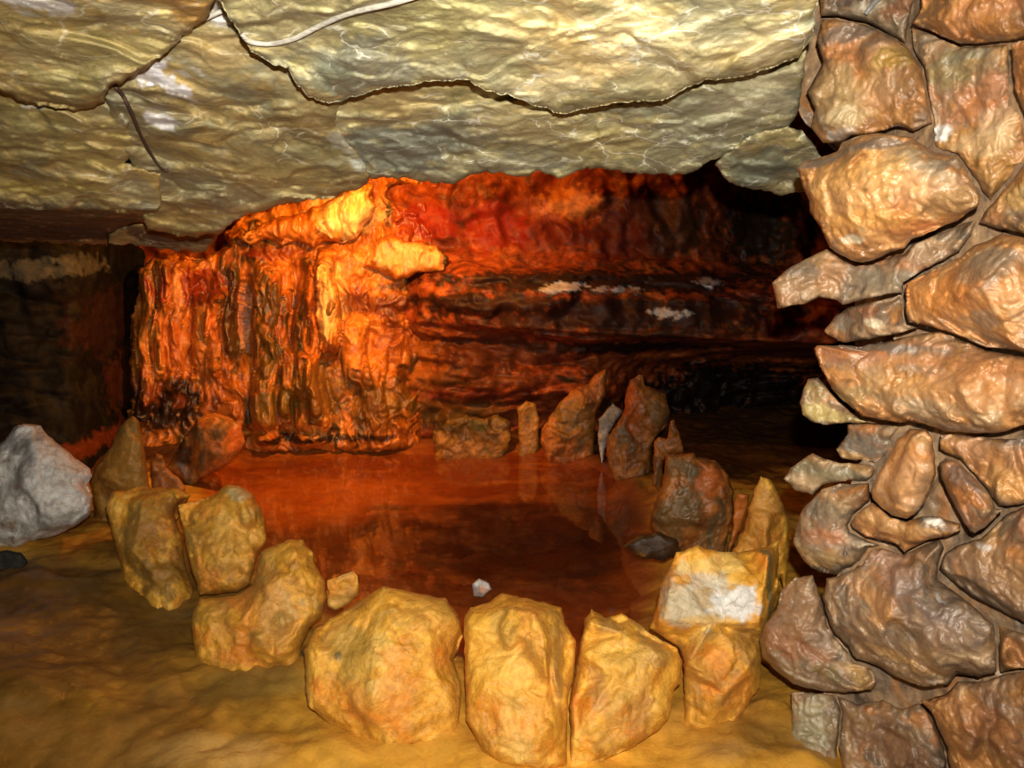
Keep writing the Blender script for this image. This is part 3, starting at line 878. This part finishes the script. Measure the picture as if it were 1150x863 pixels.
ring('boulder', [(118, 566), (127, 553), (162, 547), (200, 548), (214, 556), (199, 566), (195, 575), (203, 602), (209, 637), (219, 670), (212, 690), (208, 702), (186, 694), (158, 678), (139, 645), (125, 600)],
     3.12, 'low brown mound-like boulder left of the round-topped ochre boulder', ctrl=[(160, 565, -0.06), (200, 560, -0.03), (150, 620, -0.10), (190, 620, -0.06), (195, 670, -0.10)], g=0.8, mat='ochre', slope=(0, -0.18), bulge=0.12, R=26, thick=0.35, stains=[(150, 600, 40, 60, '#8d6628', .7), (170, 650, 40, 30, '#84632c', .6)])
ring('boulder', [(200, 567), (220, 564), (240, 555), (255, 545), (269, 546), (284, 555), (293, 572), (300, 601), (297, 612), (291, 619), (281, 655), (268, 664), (246, 667), (225, 668), (214, 638), (207, 602)],
     2.98, 'round-topped yellow ochre boulder, tallest on the left of the pool', bulge=0.13, R=26, thick=0.35, slope=(0, -0.12), ctrl=[(262, 575, -0.03), (255, 625, -0.08), (225, 600, -0.02)],
     stains=[(265, 552, 20, 8, '#bdb08a', .6), (215, 585, 3, 3, '#5a4a2a', .7), (260, 600, 30, 40, '#dcb056', .4)])
ring('rock', [(293, 620), (322, 607), (339, 606), (351, 621), (353, 633), (364, 651), (366, 671), (362, 689), (348, 706), (338, 728), (332, 765), (318, 764), (299, 748), (261, 742), (229, 728), (214, 706),
              (216, 692), (224, 673), (250, 671), (270, 667), (284, 658)], 2.55, 'broad cracked ochre stone right of the round-topped boulder', ctrl=[(330, 615, -0.03), (335, 640, -0.07), (300, 660, -0.07), (320, 700, -0.12), (270, 700, -0.08), (240, 700, -0.04), (348, 690, -0.04)], g=0.7, slope=(-0.05, -0.12), bulge=0.10, R=24, thick=0.35,
     stains=[(310, 690, 40, 30, '#d1a55a', .5), (250, 705, 24, 20, '#c8913a', .5), (300, 725, 30, 14, '#b9913f', .5)])
ring('rock', [(368, 652), (397, 642), (402, 648), (402, 669), (392, 679), (376, 686), (368, 681)], 2.62, 'small blocky stone wedged between two broad ochre stones', bulge=0.03, R=8, thick=0.16, slope=(0.1, 0), g=0.5, stains=[(396, 660, 8, 20, '#c08a3e', .5)])
ring('rock', [(403, 675), (430, 659), (454, 663), (501, 673), (515, 691), (520, 715), (509, 741), (519, 776), (508, 806), (470, 818), (430, 824), (405, 812), (372, 792), (345, 768), (341, 732), (353, 709), (371, 695), (389, 684)],
     2.20, 'broad orange-streaked stone in front, first left of the blunt twin stones', ctrl=[(436, 680, -0.07), (430, 740, -0.13), (418, 790, -0.11), (480, 700, -0.09), (490, 760, -0.08), (385, 740, -0.05), (500, 720, -0.03)], g=0.6, slope=(0, -0.14), bulge=0.09, R=24, thick=0.32, 
     stains=[(450, 750, 26, 40, '#dc8f3a', .6), (390, 730, 34, 30, '#b7943f', .55), (480, 690, 40, 14, '#d8a548', .5), (375, 735, 6, 5, '#4f4a35', .7)])
ring('rock', [(522, 691), (529, 683), (548, 677), (564, 667), (604, 675), (630, 683), (635, 701), (647, 722), (644, 757), (638, 785), (637, 838), (613, 842), (562, 836), (543, 822), (524, 786), (521, 730)],
     2.08, 'blunt blocky yellow stone at the front, left of the twin pair', ctrl=[(528, 705, -0.05), (566, 684, -0.07), (600, 690, -0.13), (610, 720, -0.13), (615, 770, -0.11), (606, 810, -0.12), (570, 825, -0.06), (545, 770, -0.08), (632, 760, -0.02), (638, 730, 0.02)], g=0.7, slope=(0, -0.14), bulge=0.07, R=18, thick=0.32, 
     stains=[(575, 740, 40, 60, '#e4b454', .45), (630, 740, 12, 50, '#9b7a44', .5), (590, 810, 40, 20, '#e0a648', .5)])
ring('rock', [(652, 720), (658, 694), (665, 684), (679, 693), (698, 689), (717, 701), (735, 715), (761, 729), (766, 743), (764, 767), (740, 796), (707, 818), (665, 836), (640, 842), (640, 790), (646, 757)],
     2.10, 'blunt yellow stone at the front with a chipped peak, right of the twin pair', ctrl=[(664, 700, -0.07), (695, 699, 0.04), (655, 735, -0.07), (690, 760, -0.11), (740, 735, -0.08), (700, 712, -0.08), (720, 780, -0.07), (660, 805, -0.07)], g=0.7, slope=(0, -0.14), bulge=0.08, R=18, thick=0.32, 
     stains=[(700, 760, 40, 40, '#e0ae4c', .45), (690, 700, 20, 6, '#a07c48', .5), (665, 765, 14, 20, '#c99a5c', .5)])
ring('rock', [(752, 637), (759, 621), (785, 613), (806, 619), (829, 621), (858, 614), (874, 607), (874, 654), (868, 687), (857, 710), (853, 748), (829, 784), (826, 812), (813, 818), (768, 792), (768, 743), (763, 727),
              (729, 706), (736, 687), (743, 654)], 2.22, 'squarish yellow stone crossed by a white mineral band', ctrl=[(862, 625, -0.10), (858, 660, -0.13), (852, 700, -0.13), (843, 745, -0.11), (756, 650, -0.06), (745, 695, -0.07), (775, 740, -0.08), (800, 700, -0.10), (815, 780, -0.08)], g=0.7, slope=(0.05, -0.06), bulge=0.05, R=12, thick=0.32,
     
     stains=[(800, 735, 30, 20, '#e08f30', .6), (795, 672, 70, 26, '#b0a284', .8), (824, 675, 38, 18, '#d9d5cf', .95, .8), (764, 672, 30, 36, '#b9ab8c', .75), (790, 650, 30, 10, '#cdc3ae', .7), (868, 665, 8, 60, '#7c7a52', .85), (790, 700, 30, 6, '#d4a23c', .5),
             (800, 630, 50, 10, '#e2c070', .6), (780, 760, 24, 24, '#cc9a40', .5)])
ring('standing_rock', [(821, 622), (835, 596), (843, 564), (854, 535), (866, 539), (877, 560), (886, 584), (885, 605), (887, 616), (881, 640), (865, 668), (826, 665)], 2.95,
     'sharp cone-shaped orange stone behind the white-banded stone', bulge=0.09, R=18, thick=0.25, ctrl=[(858, 590, -0.05), (862, 630, -0.06)], stains=[(855, 600, 40, 60, '#c07a2c', .7)], mat='ochre', res=1.8, g=0.7)
ring('rock', [(817, 618), (822, 595), (826, 557), (830, 554), (842, 555), (841, 566), (833, 593), (820, 620), (817, 650)], 3.25, 'flat narrow orange slab leaning behind the cone-shaped stone', mat='rust', bulge=0.03, R=8, thick=0.15, g=0.4, res=1.6,
     stains=[(830, 585, 20, 50, '#c26c26', .8)])
ring('boulder', [(734, 567), (744, 546), (748, 511), (779, 508), (783, 513), (803, 517), (819, 534), (824, 553), (822, 581), (816, 609), (812, 628), (769, 626), (748, 618), (731, 592)], 3.48,
     'squat boulder with a bright orange top on the right of the pool', mat='rust', bulge=0.12, R=22, thick=0.35, ctrl=[(760, 540, -0.03), (800, 560, -0.05), (775, 580, -0.08)], res=1.8,
     stains=[(765, 580, 40, 40, '#6b5430', .75), (800, 545, 24, 24, '#c4662a', .7), (765, 525, 16, 18, '#7a5428', .6)])
ring('standing_rock', [(683, 490), (701, 463), (704, 435), (708, 426), (722, 421), (724, 431), (748, 443), (752, 463), (749, 478), (735, 492), (730, 505), (730, 545), (716, 540), (700, 522), (680, 508)], 4.95,
     'tall ragged orange spire stone right of the grey stone', mat='rust', bulge=0.10, R=16, thick=0.3, ctrl=[(715, 460, -0.06), (735, 470, -0.03)], res=1.6, g=0.9, stains=[(712, 460, 14, 40, '#b5541e', .6), (740, 465, 14, 24, '#6a5228', .6)])
ring('standing_rock', [(735, 497), (740, 491), (749, 494), (753, 473), (757, 471), (762, 487), (768, 501), (768, 509), (752, 510), (745, 517), (742, 552), (733, 545)], 4.45,
     'thin spike stone between the ragged spire and the squat boulder', mat='rust', bulge=0.05, R=9, thick=0.2, res=1.6, g=0.5)
ring('standing_rock', [(609, 482), (626, 456), (643, 438), (661, 431), (668, 421), (681, 415), (681, 445), (670, 466), (668, 490), (665, 504), (647, 506), (623, 502), (607, 498)], 5.55,
     'leaning triangular spire stone at the far end of the pool', mat='rust', bulge=0.10, R=14, thick=0.3, ctrl=[(655, 455, -0.06), (640, 480, -0.05)], res=1.6, g=0.9, stains=[(640, 470, 30, 30, '#6e5424', .7), (672, 430, 8, 20, '#b06326', .6)])
ring('rock', [(684, 457), (688, 453), (699, 461), (694, 470), (684, 486), (676, 498), (671, 496), (673, 472)], 5.3, 'small grey stone between the two spires', mat='grey', bulge=0.04, R=7, thick=0.15, res=1.6, g=0.5,
     stains=[(685, 475, 30, 40, '#6a624e', .8)])
ring('rock', [(581, 458), (591, 451), (602, 454), (606, 470), (605, 496), (583, 496)], 5.75, 'small mossy block at the foot of the back wall', mat='ochredark', bulge=0.05, R=9, thick=0.2, res=1.6, g=0.6)
ring('rock', [(486, 484), (500, 472), (522, 466), (544, 471), (560, 464), (572, 474), (574, 496), (488, 497)], 5.74, 'broad low mossy rock at the middle of the far pool edge', mat='ochredark', bulge=0.08, R=14, thick=0.14, res=1.6, g=0.9, rag=2.0,
     stains=[(530, 480, 60, 20, '#4a3616', .8), (535, 484, 14, 8, '#39451c', .6), (500, 480, 16, 10, '#2a1c0c', .7)])
ring('rock', [(702, 614), (716, 603), (740, 598), (760, 606), (766, 622), (744, 630), (716, 626)], 3.1, 'dark low stone half under water beside the squat boulder', mat='ochredark', sink=0, rag=1.8, bulge=0.08, R=14, thick=0.1, g=0.35, res=1.8,
     stains=[(740, 605, 60, 50, '#2e1c0e', .92)])
ring('pebble', [(530, 656), (538, 650), (549, 655), (552, 662), (542, 668), (532, 667)], 3.02, 'tiny pale pebble standing in the pool', 'pebble', mat='grey', group=None, sink=3, bulge=0.03, R=6, thick=0.06, g=0.25, res=1.4, rag=0.3,
     stains=[(536, 660, 8, 8, '#6a4a30', .6), (547, 660, 6, 6, '#d89a78', .7)])

for _a, _k in RINGS:
    ring_build(*_a, **_k)

# ------------------------------------------------------------------ stacked boulders on the right
GW = 'boulders stacked in the right wall'


def stack(outline, dy, label, mat='wall', name='boulder', **k):
    oc = np.mean(outline, 0)
    kw = dict(bulge=0.09, R=26, thick=0.28, shrink=0.8, style=st_melt, g=1.0, res=1.9, rag=0.8)
    kw.update(k)
    kw['stains'] = smears(outline, ['#c07a42', '#8f7d62', '#a8603a', '#cdb088', '#6e6158', '#b98c4e', '#7a5a3a', '#9c8a78'], 8, 0.5) + list(kw.get('stains') or [])
    kw['slope'] = (-0.2, kw.get('slope', (0, 0))[1])
    kw['bulge'] *= 0.5
    kw['R'] *= 0.75
    lo, hi = np.min(outline, 0), np.max(outline, 0)
    Y = float(RY((lo[0] + hi[0]) / 2)) + dy
    o, fn = rock(name, outline, Y, mat=mat, **kw)
    tag(o, label, 'rock', GW)
    return fn


S = {}
S['top'] = stack([(922, 18), (917, -30), (935, -60), (1028, -70), (1032, -20), (1024, 8), (1019, 30), (1017, 49), (996, 36), (976, 26), (942, 18)], 0.12, 'rough brown rock with a grey strap at the very top of the right wall', 'wallgrey',
                 stains=[(960, 8, 20, 10, '#c3b49a', .5), (1005, 12, 16, 10, '#8a5030', .6)])
stack([(1023, 27), (1034, 10), (1034, -20), (1040, -60), (1330, -70), (1330, 30), (1150, 42), (1133, 46), (1110, 48), (1080, 49), (1058, 41), (1044, 34)], 0.02, 'russet overhanging boulder in the upper right corner', 'wall', bulge=0.14, R=34,
      stains=[(1080, 20, 60, 20, '#b9763c', .6), (1110, 35, 50, 10, '#7a4a24', .6)])
stack([(906, 103), (925, 70), (917, 47), (923, 23), (941, 22), (974, 29), (993, 38), (1020, 54), (1035, 77), (1040, 106), (1047, 138), (1026, 147), (1008, 141), (982, 150), (957, 152), (943, 161), (925, 161), (911, 143), (915, 122)],
      0.05, 'large mottled tan boulder above the nose-shaped boulder', 'wall', bulge=0.10, R=34, thick=0.18,
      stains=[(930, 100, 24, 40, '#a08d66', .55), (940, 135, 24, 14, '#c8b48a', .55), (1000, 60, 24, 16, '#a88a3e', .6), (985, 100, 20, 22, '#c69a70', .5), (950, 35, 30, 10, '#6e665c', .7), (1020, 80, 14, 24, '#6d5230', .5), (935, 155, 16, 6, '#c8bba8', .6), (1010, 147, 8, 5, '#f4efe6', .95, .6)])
stack([(1024, 30), (1044, 37), (1058, 44), (1080, 53), (1110, 52), (1132, 50), (1134, 96), (1148, 131), (1152, 178), (1128, 206), (1112, 224), (1104, 214), (1085, 185), (1076, 173), (1050, 165), (1050, 138), (1043, 106), (1038, 76), (1026, 54)],
      0.10, 'flowstone-smeared orange rock face beside the mottled tan boulder', 'wall', bulge=0.06, R=30,
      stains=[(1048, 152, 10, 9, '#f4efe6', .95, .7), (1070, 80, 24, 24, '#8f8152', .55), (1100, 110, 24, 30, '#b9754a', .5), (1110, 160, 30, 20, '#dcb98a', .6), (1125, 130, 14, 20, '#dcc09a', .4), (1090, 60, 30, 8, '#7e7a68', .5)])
stack([(1136, 50), (1150, 46), (1330, 38), (1330, 150), (1154, 134), (1140, 100)], 0.02, 'dark russet rock cut by the right edge below the overhang', 'wall', R=18, bulge=0.05, stains=[(1150, 90, 40, 50, '#93592c', .6)])
stack([(895, 189), (900, 183), (940, 171), (946, 160), (966, 152), (986, 150), (1009, 152), (1025, 155), (1046, 169), (1077, 176), (1083, 190), (1100, 218), (1100, 230), (1077, 247), (1047, 260), (1024, 269), (1015, 280), (1001, 283),
       (981, 293), (961, 295), (946, 288), (932, 279), (922, 256), (910, 238), (909, 226), (902, 211)], -0.10, 'nose-shaped tan boulder jutting out over the dark chamber', 'wall', bulge=0.18, R=60, thick=0.36, slope=(-0.10, 0.02),
      ctrl=[(960, 215, -0.05), (1000, 190, -0.03), (1040, 225, -0.02)],
      stains=[(955, 215, 50, 50, '#cf9a55', .65), (960, 272, 12, 8, '#d8cdb0', .7), (1060, 230, 30, 20, '#9a7e4e', .6), (975, 157, 40, 8, '#67605a', .75), (1060, 180, 30, 8, '#7d7060', .6), (915, 180, 20, 6, '#6c645a', .7), (1020, 215, 16, 30, '#d59a66', .5), (980, 250, 40, 14, '#c48d48', .5),
              (968, 214, 3, 3, '#7a5c34', .7), (995, 216, 3, 3, '#7a5c34', .7)])
stack([(867, 318), (885, 302), (928, 279), (946, 292), (961, 299), (981, 297), (1003, 288), (1017, 285), (1027, 273), (1050, 265), (1080, 252), (1096, 247), (1092, 262), (1078, 282), (1040, 302), (1014, 317), (1014, 328), (992, 331), (946, 342), (940, 337),
       (920, 334), (903, 341), (873, 347), (870, 330)], 0.0, 'long flat slab sticking out under the nose-shaped boulder', 'wallgrey', bulge=0.06, R=12, slope=(-0.1, -0.1), thick=0.34,
      stains=[(895, 325, 26, 16, '#a07c58', .6), (935, 310, 20, 24, '#b58458', .6), (985, 315, 40, 14, '#857862', .6), (1050, 280, 40, 14, '#86735a', .6)])
stack([(1105, 240), (1115, 229), (1152, 183), (1330, 165), (1330, 262), (1150, 263), (1126, 258), (1100, 250)], 0.0, 'tan rock at the right edge beside the nose-shaped boulder', 'wall', R=16, bulge=0.06, stains=[(1140, 225, 20, 20, '#c2a468', .5), (1112, 245, 10, 10, '#c08048', .5)])
stack([(1017, 330), (1018, 319), (1042, 306), (1076, 290), (1094, 276), (1112, 269), (1126, 262), (1150, 267), (1330, 268), (1330, 405), (1150, 396), (1122, 391), (1107, 390), (1087, 381), (1062, 371), (1036, 365), (1021, 362), (1017, 350)],
      -0.06, 'large smooth russet boulder with a dark ridge at the right edge', 'wall', bulge=0.13, R=34, ctrl=[(1100, 320, -0.06), (1060, 345, -0.03)],
      stains=[(1060, 335, 40, 30, '#b87536', .65), (1120, 290, 14, 40, '#6f6050', .7), (1105, 360, 16, 16, '#77685a', .6), (1140, 330, 20, 30, '#bb8047', .5)])
stack([(926, 372), (938, 355), (951, 346), (996, 335), (1012, 331), (1015, 345), (1016, 364), (1030, 368), (1021, 371), (986, 379), (951, 385), (941, 383)], 0.02, 'small wedge-shaped stone squeezed below the long flat slab', 'wallgrey', bulge=0.05, R=14,
      stains=[(985, 360, 14, 8, '#dccfae', .7), (945, 362, 16, 14, '#8a8674', .7), (1005, 350, 12, 16, '#b88248', .6)])
stack([(913, 392), (917, 388), (943, 388), (966, 389), (1001, 382), (1041, 374), (1056, 373), (1087, 385), (1107, 394), (1132, 398), (1150, 401), (1330, 412), (1330, 478), (1150, 477), (1125, 485), (1097, 487), (1062, 484), (1041, 478), (1021, 473),
       (1011, 475), (991, 472), (968, 468), (947, 450), (934, 436), (921, 413)], -0.06, 'thick wide brown slab with drip runnels, broadest in the right wall', 'wall', bulge=0.10, R=30, slope=(-0.10, -0.02),
      ctrl=[(945, 400, -0.02), (1000, 440, -0.04), (1080, 440, -0.05)],
      stains=[(990, 385, 60, 6, '#6f675e', .8), (955, 440, 30, 16, '#8a7650', .6), (1000, 425, 40, 24, '#b3834e', .5), (1080, 430, 60, 40, '#b3783f', .6), (1000, 462, 16, 8, '#b4834e', .4)])
stack([(899, 451), (901, 439), (908, 426), (919, 424), (931, 439), (945, 453), (965, 470), (985, 475), (961, 475), (943, 476), (923, 477), (910, 473), (902, 466)], 0.06, 'small yellowish stone tucked under the point of the wide slab', 'wallgrey', bulge=0.05, R=14,
      stains=[(925, 465, 40, 12, '#bfa868', .8), (912, 440, 16, 12, '#8f7c4e', .6)])
stack([(952, 477), (975, 476), (1010, 478), (1003, 492), (994, 512), (983, 520), (968, 517), (945, 516), (940, 505), (952, 488)], 0.06, 'grey layered stone left of the egg-shaped stone', 'wallgrey', bulge=0.05, R=14, stains=[(970, 500, 36, 20, '#6f675c', .7), (950, 512, 20, 6, '#b98a4c', .6)])
stack([(880, 538), (888, 526), (903, 515), (913, 510), (925, 515), (943, 520), (968, 521), (983, 524), (980, 535), (974, 540), (943, 541), (923, 545), (913, 556), (894, 551)], 0.03, 'grey nub of rock pointing left over the dark passage', 'wallgrey', bulge=0.06, R=14,
      stains=[(915, 530, 40, 14, '#857a5c', .7), (950, 530, 20, 8, '#8c8068', .6)])
stack([(978, 552), (985, 533), (997, 515), (1007, 494), (1021, 482), (1040, 482), (1048, 495), (1049, 510), (1051, 533), (1043, 556), (1033, 573), (1019, 583), (1001, 579), (987, 567), (980, 560)], -0.10, 'egg-shaped smooth tan stone standing upright in the right wall', 'wall', bulge=0.13, R=34, thick=0.3,
      g=0.6, stains=[(1012, 535, 34, 45, '#bd8a5a', .75), (1042, 540, 8, 30, '#8a6a4a', .6), (1005, 572, 20, 8, '#c48e52', .5)])
stack([(1055, 520), (1062, 515), (1076, 519), (1096, 539), (1111, 557), (1119, 572), (1125, 573), (1109, 590), (1094, 600), (1089, 597), (1080, 582), (1066, 556), (1056, 536)], -0.07, 'dark grey tilted block right of the egg-shaped stone', 'wallgrey', bulge=0.06, R=14, thick=0.3,
      ctrl=[(1085, 545, -0.04), (1105, 575, -0.04)], stains=[(1085, 540, 24, 24, '#6a6058', .75), (1080, 565, 10, 22, '#a86a30', .7), (1095, 590, 14, 10, '#7a5a3a', .6)])
stack([(1054, 505), (1056, 488), (1085, 489), (1117, 492), (1150, 494), (1330, 482), (1330, 570), (1150, 566), (1129, 569), (1121, 569), (1113, 555), (1098, 537), (1079, 517)], 0.04, 'lumpy orange rock under the wide slab at the right edge', 'wall', bulge=0.07, R=20,
      stains=[(1110, 510, 40, 16, '#b98150', .6), (1130, 545, 24, 20, '#c59458', .6), (1130, 496, 40, 5, '#6b6258', .7)])
stack([(891, 609), (894, 591), (901, 572), (924, 549), (943, 544), (975, 543), (977, 562), (958, 578), (952, 590), (955, 598), (974, 608), (988, 612), (975, 616), (966, 630), (938, 646), (926, 645), (911, 638), (899, 626)], 0.02,
      'grey furrowed boulder between the nub of rock and the lowest stones', 'wallgrey', bulge=0.10, R=28, stains=[(920, 575, 30, 24, '#7c715e', .65), (935, 605, 20, 10, '#b8754a', .6), (910, 625, 20, 12, '#8f7a58', .6), (960, 600, 20, 12, '#b7a48a', .5)])
stack([(955, 587), (962, 577), (979, 565), (988, 571), (1001, 582), (1019, 587), (1036, 580), (1056, 581), (1077, 589), (1078, 596), (1062, 603), (1041, 607), (1016, 620), (1009, 612), (991, 607), (973, 603), (957, 593)], -0.04, 'ledge-like stone under the egg-shaped stone', 'wall', bulge=0.07, R=14,
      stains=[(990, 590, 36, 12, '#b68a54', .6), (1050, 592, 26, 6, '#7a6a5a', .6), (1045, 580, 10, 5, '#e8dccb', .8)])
stack([(1055, 640), (1061, 622), (1075, 612), (1102, 605), (1130, 578), (1150, 570), (1330, 574), (1330, 722), (1150, 699), (1118, 683), (1094, 671), (1072, 655)], 0.0, 'reddish grey boulder at the right edge under the tilted block', 'wallgrey', bulge=0.11, R=28,
      stains=[(1110, 640, 50, 30, '#8f6b50', .6), (1130, 600, 24, 12, '#85705a', .5), (1100, 615, 10, 5, '#cfc6ba', .7)])
stack([(852, 718), (858, 702), (872, 685), (878, 662), (893, 649), (913, 646), (921, 671), (929, 702), (937, 716), (951, 730), (958, 745), (979, 752), (985, 766), (978, 775), (944, 778), (910, 774), (891, 769), (869, 751), (856, 738)], -0.04,
      'purplish brown boulder right of the white-banded stone', 'wallgrey', bulge=0.12, R=32, thick=0.3, ctrl=[(900, 710, -0.04)],
      stains=[(900, 710, 50, 50, '#8a6850', .6), (920, 725, 20, 12, '#a08c78', .6), (935, 765, 24, 10, '#7a6a44', .6), (960, 755, 16, 14, '#a8803e', .6), (890, 765, 14, 5, '#d8ceb4', .8)])
stack([(923, 671), (928, 650), (940, 648), (968, 634), (978, 619), (990, 615), (1015, 624), (1041, 611), (1057, 607), (1060, 616), (1053, 636), (1054, 652), (1088, 677), (1116, 702), (1119, 727), (1119, 755), (1099, 761), (1076, 757), (1065, 770), (1037, 772), (1009, 762),
       (983, 747), (961, 740), (953, 727), (938, 712), (931, 700)], -0.05, 'big domed brown boulder in the lower middle of the right wall', 'wallgrey', bulge=0.16, R=50, thick=0.34, ctrl=[(1000, 690, -0.05), (1050, 720, -0.04)],
      stains=[(985, 690, 24, 24, '#c08a52', .6), (970, 665, 24, 14, '#b58250', .5), (1000, 640, 34, 22, '#85746a', .6), (1060, 710, 50, 30, '#7d6a5e', .65), (1000, 740, 40, 10, '#b38a50', .5), (1050, 765, 40, 6, '#a08c68', .6), (1056, 668, 8, 6, '#cfc9c2', .7), (950, 640, 14, 10, '#a8a39a', .6)])
stack([(1121, 702), (1150, 712), (1330, 728), (1330, 748), (1150, 750), (1123, 756), (1121, 727)], 0.06, 'sliver of brown rock right of the big domed boulder', 'wall', bulge=0.04, R=10, stains=[(1140, 730, 40, 20, '#9c6d42', .6)])
stack([(889, 777), (910, 778), (938, 781), (944, 800), (940, 840), (946, 900), (950, 930), (890, 930)], 0.02, 'pale grey corner block at the foot of the right wall', 'wallgrey', bulge=0.05, R=14, stains=[(905, 820, 24, 50, '#a39a7a', .75), (935, 830, 12, 50, '#8a7454', .5)])
stack([(941, 782), (962, 791), (992, 787), (1013, 796), (1032, 790), (1042, 800), (1060, 840), (1072, 930), (953, 930), (949, 890), (943, 840), (947, 800)], 0.02, 'dark reddish rock between the pale corner block and the lower right boulder', 'wallgrey', bulge=0.08, R=24,
      stains=[(990, 830, 50, 40, '#7d5a44', .6), (960, 810, 20, 14, '#8a6a44', .5)])
stack([(1034, 788), (1062, 780), (1076, 766), (1100, 766), (1123, 760), (1150, 754), (1330, 752), (1330, 930), (1076, 930), (1064, 840), (1046, 800)], -0.03, 'broad reddish boulder in the lower right corner', 'wall', bulge=0.10, R=30,
      stains=[(1100, 810, 50, 30, '#a06a44', .6), (1120, 850, 50, 20, '#77553c', .6)])

# ------------------------------------------------------------------ cables and root
cab = simple('grey_cable_sheath', '#b9b3a6', 0.5)
clipm = simple('rusty_clip', '#8a5f3c', 0.5)
rootm = simple('brown_root', '#4a3626', 0.7)
strap = simple('grey_metal_strap', '#8d8d8b', 0.45)


def on(fn, pts, off):
    return [W(x, y, fn(x, y) - off)[...] for x, y in pts]


e = tube('cable', on(CE['c1'], [(272, 38), (279, 46), (292, 49), (307, 49), (331, 43), (355, 31), (392, 15), (447, 2), (500, -16), (560, -40)], 0.012), 0.0052, cab)
tag(e, 'grey cable sagging across the central ceiling slab', 'cable')
cp = on(CE['c1'], [(351, 26), (354, 31), (357, 37)], 0.020)
k = tube('cable_clip', cp, 0.0042, clipm, e, 8, 3)
e2 = tube('cable', on(CE['c4'], [(228, 22), (236, 18), (245, 14), (252, 12)], 0.03), 0.0052, cab)
tag(e2, 'short piece of grey cable in the gap left of the central slab', 'cable')
e3 = tube('root', on(CE['c4'], [(130, 98), (137, 106), (143, 117), (149, 130), (155, 145), (162, 160), (170, 174), (178, 186), (184, 191), (189, 191)], 0.014), lambda t: 0.0052 - 0.0012 * t, rootm)
tag(e3, 'thin dark root hanging along the crack between two ceiling blocks', 'root')
e4 = tube('strap', on(S['top'], [(972, 16), (977, 9), (984, 1), (995, -8)], 0.012), 0.0055, strap)
tag(e4, 'grey strap end on the rock at the top of the right wall', 'strap')

# ------------------------------------------------------------------ light
def light(kind, name, loc, power, col, radius, rot=None, **k):
    d = bpy.data.lights.new(name, kind)
    d.energy = power
    d.color = col
    d.shadow_soft_size = radius
    for a, b in k.items():
        setattr(d, a, b)
    o = bpy.data.objects.new(name, d)
    COL.objects.link(o)
    o.location = loc
    if rot: o.rotation_euler = rot
    return o


light('SPOT', 'camera_flash', (0.03, -0.02, CAMH + 0.13), 370, (1.0, 0.94, 0.82), 0.016, (math.pi / 2 - TH, 0, 0), spot_size=math.radians(105), spot_blend=0.9)
p = W(430, 176, 4.0)
q = W(370, 380, 5.8)
rot = (Vector(q) - Vector(p)).to_track_quat('-Z', 'Y').to_euler()
light('SPOT', 'chamber_floodlight', tuple(p), 260, (1.0, 0.43, 0.08), 0.05, rot, spot_size=math.radians(120), spot_blend=0.7)
p = W(405, 160, 5.0)
light('POINT', 'chamber_lamp', tuple(p), 55, (1.0, 0.43, 0.08), 0.06)
p = W(630, 160, 5.75)
light('POINT', 'chamber_lamp_far', tuple(p), 7, (1.0, 0.38, 0.07), 0.05)

w = bpy.data.worlds.new('cave_dark')
SC.world = w
w.use_nodes = True
w.node_tree.nodes['Background'].inputs[0].default_value = (0.02, 0.016, 0.012, 1)
w.node_tree.nodes['Background'].inputs[1].default_value = 0.15
vs = SC.view_settings
vs.view_transform = 'Standard'
vs.look = 'None'
vs.gamma = 1
vs.use_curve_mapping = False
vs.exposure = 0.0
